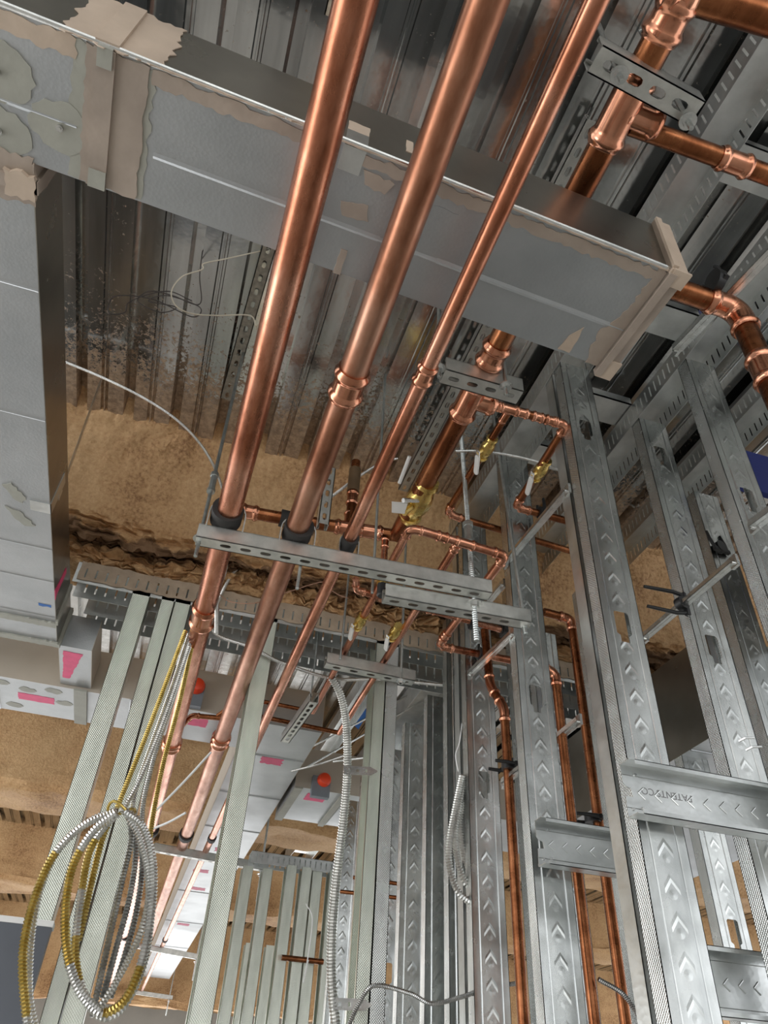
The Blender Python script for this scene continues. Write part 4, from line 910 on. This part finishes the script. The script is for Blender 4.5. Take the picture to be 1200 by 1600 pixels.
# wires
wire('cream_wire', 'stiff cream wire looping in front of the deck beside the first pipe', arcpts([(432, 388), (400, 394), (350, 405), (318, 412), (316, 421), (285, 432), (268, 455), (275, 478), (300, 490), (340, 493), (390, 493), (400, 510)], y=1.25), .0019)
wire('dark_wire', 'tangled dark wire hanging in front of the deck left of the cream wire', arcpts([(318, 380), (312, 430), (312, 475), (270, 462), (235, 455), (215, 470), (250, 488), (275, 480), (232, 470), (262, 462), (312, 480), (300, 495), (240, 468), (185, 462), (170, 475), (172, 490), (195, 488), (205, 470), (260, 455), (300, 470)], y=1.35), .0016, wireb)
wire('copper_wire', 'thin bare copper wire drooping between the long pipes below the trapeze', arcpts([(342, 928), (360, 940), (400, 942), (450, 925), (505, 909), (515, 920), (530, 930), (545, 935)], y=1.9), .0013, wirec)
for i, (a_, b_, y_) in enumerate((((480, 1198), (735, 1050), 3.2), ((480, 1170), (650, 1080), 3.2), ((520, 1190), (740, 1160), 3.0), ((455, 1205), (540, 1180), 3.3), ((240, 1270), (330, 1175), 2.9), ((238, 1295), (290, 1270), 3.0))):
    wire('brace_wire', ['long pale brace wire slanting up to the chevron stud', 'upper pale brace wire slanting behind the centre stud', 'nearly level pale brace wire below the deck opening', 'short brace wire left of the centre conduit', 'white wire slanting behind the middle long pipe', 'short white wire beside the first long pipe'][i], [P(*a_, y=y_), (P(*a_, y=y_) + P(*b_, y=y_ - .1)) / 2 - Vector((0, 0, .005)), P(*b_, y=y_ - .1)], .0045, cardm if i > 3 else zincs)
wire('drooping_wire', 'thin pale wire drooping left of the hanging conduit near the bottom', arcpts([(478, 1412), (488, 1435), (482, 1490), (474, 1535), (482, 1500)], y=3.0), .002, cardm)
wire('drooping_wire', 'thin pale wire twisting down above the small coil', arcpts([(722, 1130), (718, 1160), (712, 1180), (716, 1205)], y=2.1), .002, cardm)
# slotted strut on the deck
strut('deck_strut', 'tan speckled slotted strut fixed to the deck left of the first pipe', V(-.055, 1.05, 1.965), V(-.10, 1.85, 1.965), size=.041, pitch=.05, depth=.03, mat=plain('dusty strut', (.34, .31, .25), .6, .4, 60, .3, .4))
strut('deck_strut', 'foam spattered slotted strut on the deck at the top left of the first pipe', V(-.018, -.3, 1.965), V(-.03, .60, 1.965), size=.046, pitch=.06, depth=.03, mat=plain('foam spattered strut', (.52, .44, .33), .7, .4, 70, .5))
strut('deck_strut', 'slotted strut on the deck beside the header pipe', V(.635, .6, 1.93), V(.63, 2.05, 1.93), size=.041, pitch=.05, depth=.03)
# remaining pieces
bm = bmesh.new(); YP = 2.30; a_ = P(0, 1440, y=YP); box(bm, (-1.4, YP, P(0, 1640, y=YP).z), (P(80, 1450, y=YP).x, YP + .05, a_.z)); e = empty('slate_panel', V(-.6, YP, .3), 'slate grey metal panel with white top edge at the lower left', 'panel')
child('panel_body', bm, slate, e, smooth=False)
bm = bmesh.new(); box(bm, (-1.4, YP - .005, a_.z), (P(82, 1450, y=YP).x, YP + .055, a_.z + .014)); child('top_edge', bm, cardm, e, 'white top edge', smooth=False)
bm = bmesh.new(); box(bm, (-1.4, YP - .004, a_.z - .085), (-.36, YP, a_.z - .07)); child('panel_slot', bm, black, e, smooth=False)
p = P(1170, 745, h=1.55); bm = bmesh.new(); box(bm, (p.x - .05, p.y, p.z - .05), (p.x + .4, p.y + .02, p.z + .12)); obj('blue_sheet', bm, bluedk, None, 'deep blue sheet glimpsed behind the tall stud opening', 'sheet', smooth=False, origin=p)
q = [P(u, v, h=1.985) for u, v in ((548, 1128), (575, 1092), (583, 1100), (560, 1140))]; bm = bmesh.new(); hexa(bm, q + [x + Vector((0, 0, .006)) for x in q]); obj('blue_tag', bm, blue, None, 'bright blue tag on the deck beside the centre stud', 'tag', smooth=False, origin=q[0])
for i, (u, v) in enumerate(((1155, 1158), (1166, 1172))):
    p = P(u, v, y=C_.location.y - .001); bm = bmesh.new(); tube(bm, [p, p + Vector((.004, -.012, .002)), p + Vector((.022, -.016, .004))], .0022, 6); obj('wire_stub', bm, zincs, None, ['upper short wire stub poking from the tall stud', 'lower short wire stub poking from the tall stud'][i], 'wire', origin=p)

# ------------------------------------------------------------------ groups of repeats
GR = {'steel_stud': 'steel studs of the chase walls', 'channel_stud': 'studs of the cross wall and far partition', 'threaded_rod': 'threaded rods hung from the deck',
      'pipe_clip': 'black pipe clips', 'support_rail': 'grooved support rails between studs', 'cross_piece': 'short channel cross pieces on the studs', 'pipe_strap': 'straps over the long pipes',
      'trapeze_strut': 'slotted trapeze struts', 'cable_loop': 'strands of the cable coil on the left stud', 'brace_wire': 'pale brace wires', 'slotted_track': 'slotted top tracks', 'cross_plate': 'cross plates between the tracks',
      'sheet_duct': 'sheet metal ducts beyond the framing', 'duct_sensor': 'orange capped duct sensors', 'copper_pipe': 'copper pipes', 'copper_riser': 'copper risers', 'armored_cable': 'single armored cables',
      'flexible_conduit': 'flexible conduits', 'wire_stub': 'wire stubs on the tall stud', 'deck_strut': 'slotted struts on the deck', 'conduit_bracket': 'conduit brackets on the centre stud', 'ceiling_channel': 'ceiling channels beyond the wall'}
for o in SC.objects:
    if o.parent is None and 'label' in o:
        g = GR.get(o.name.split('.')[0])
        if g: o['group'] = g
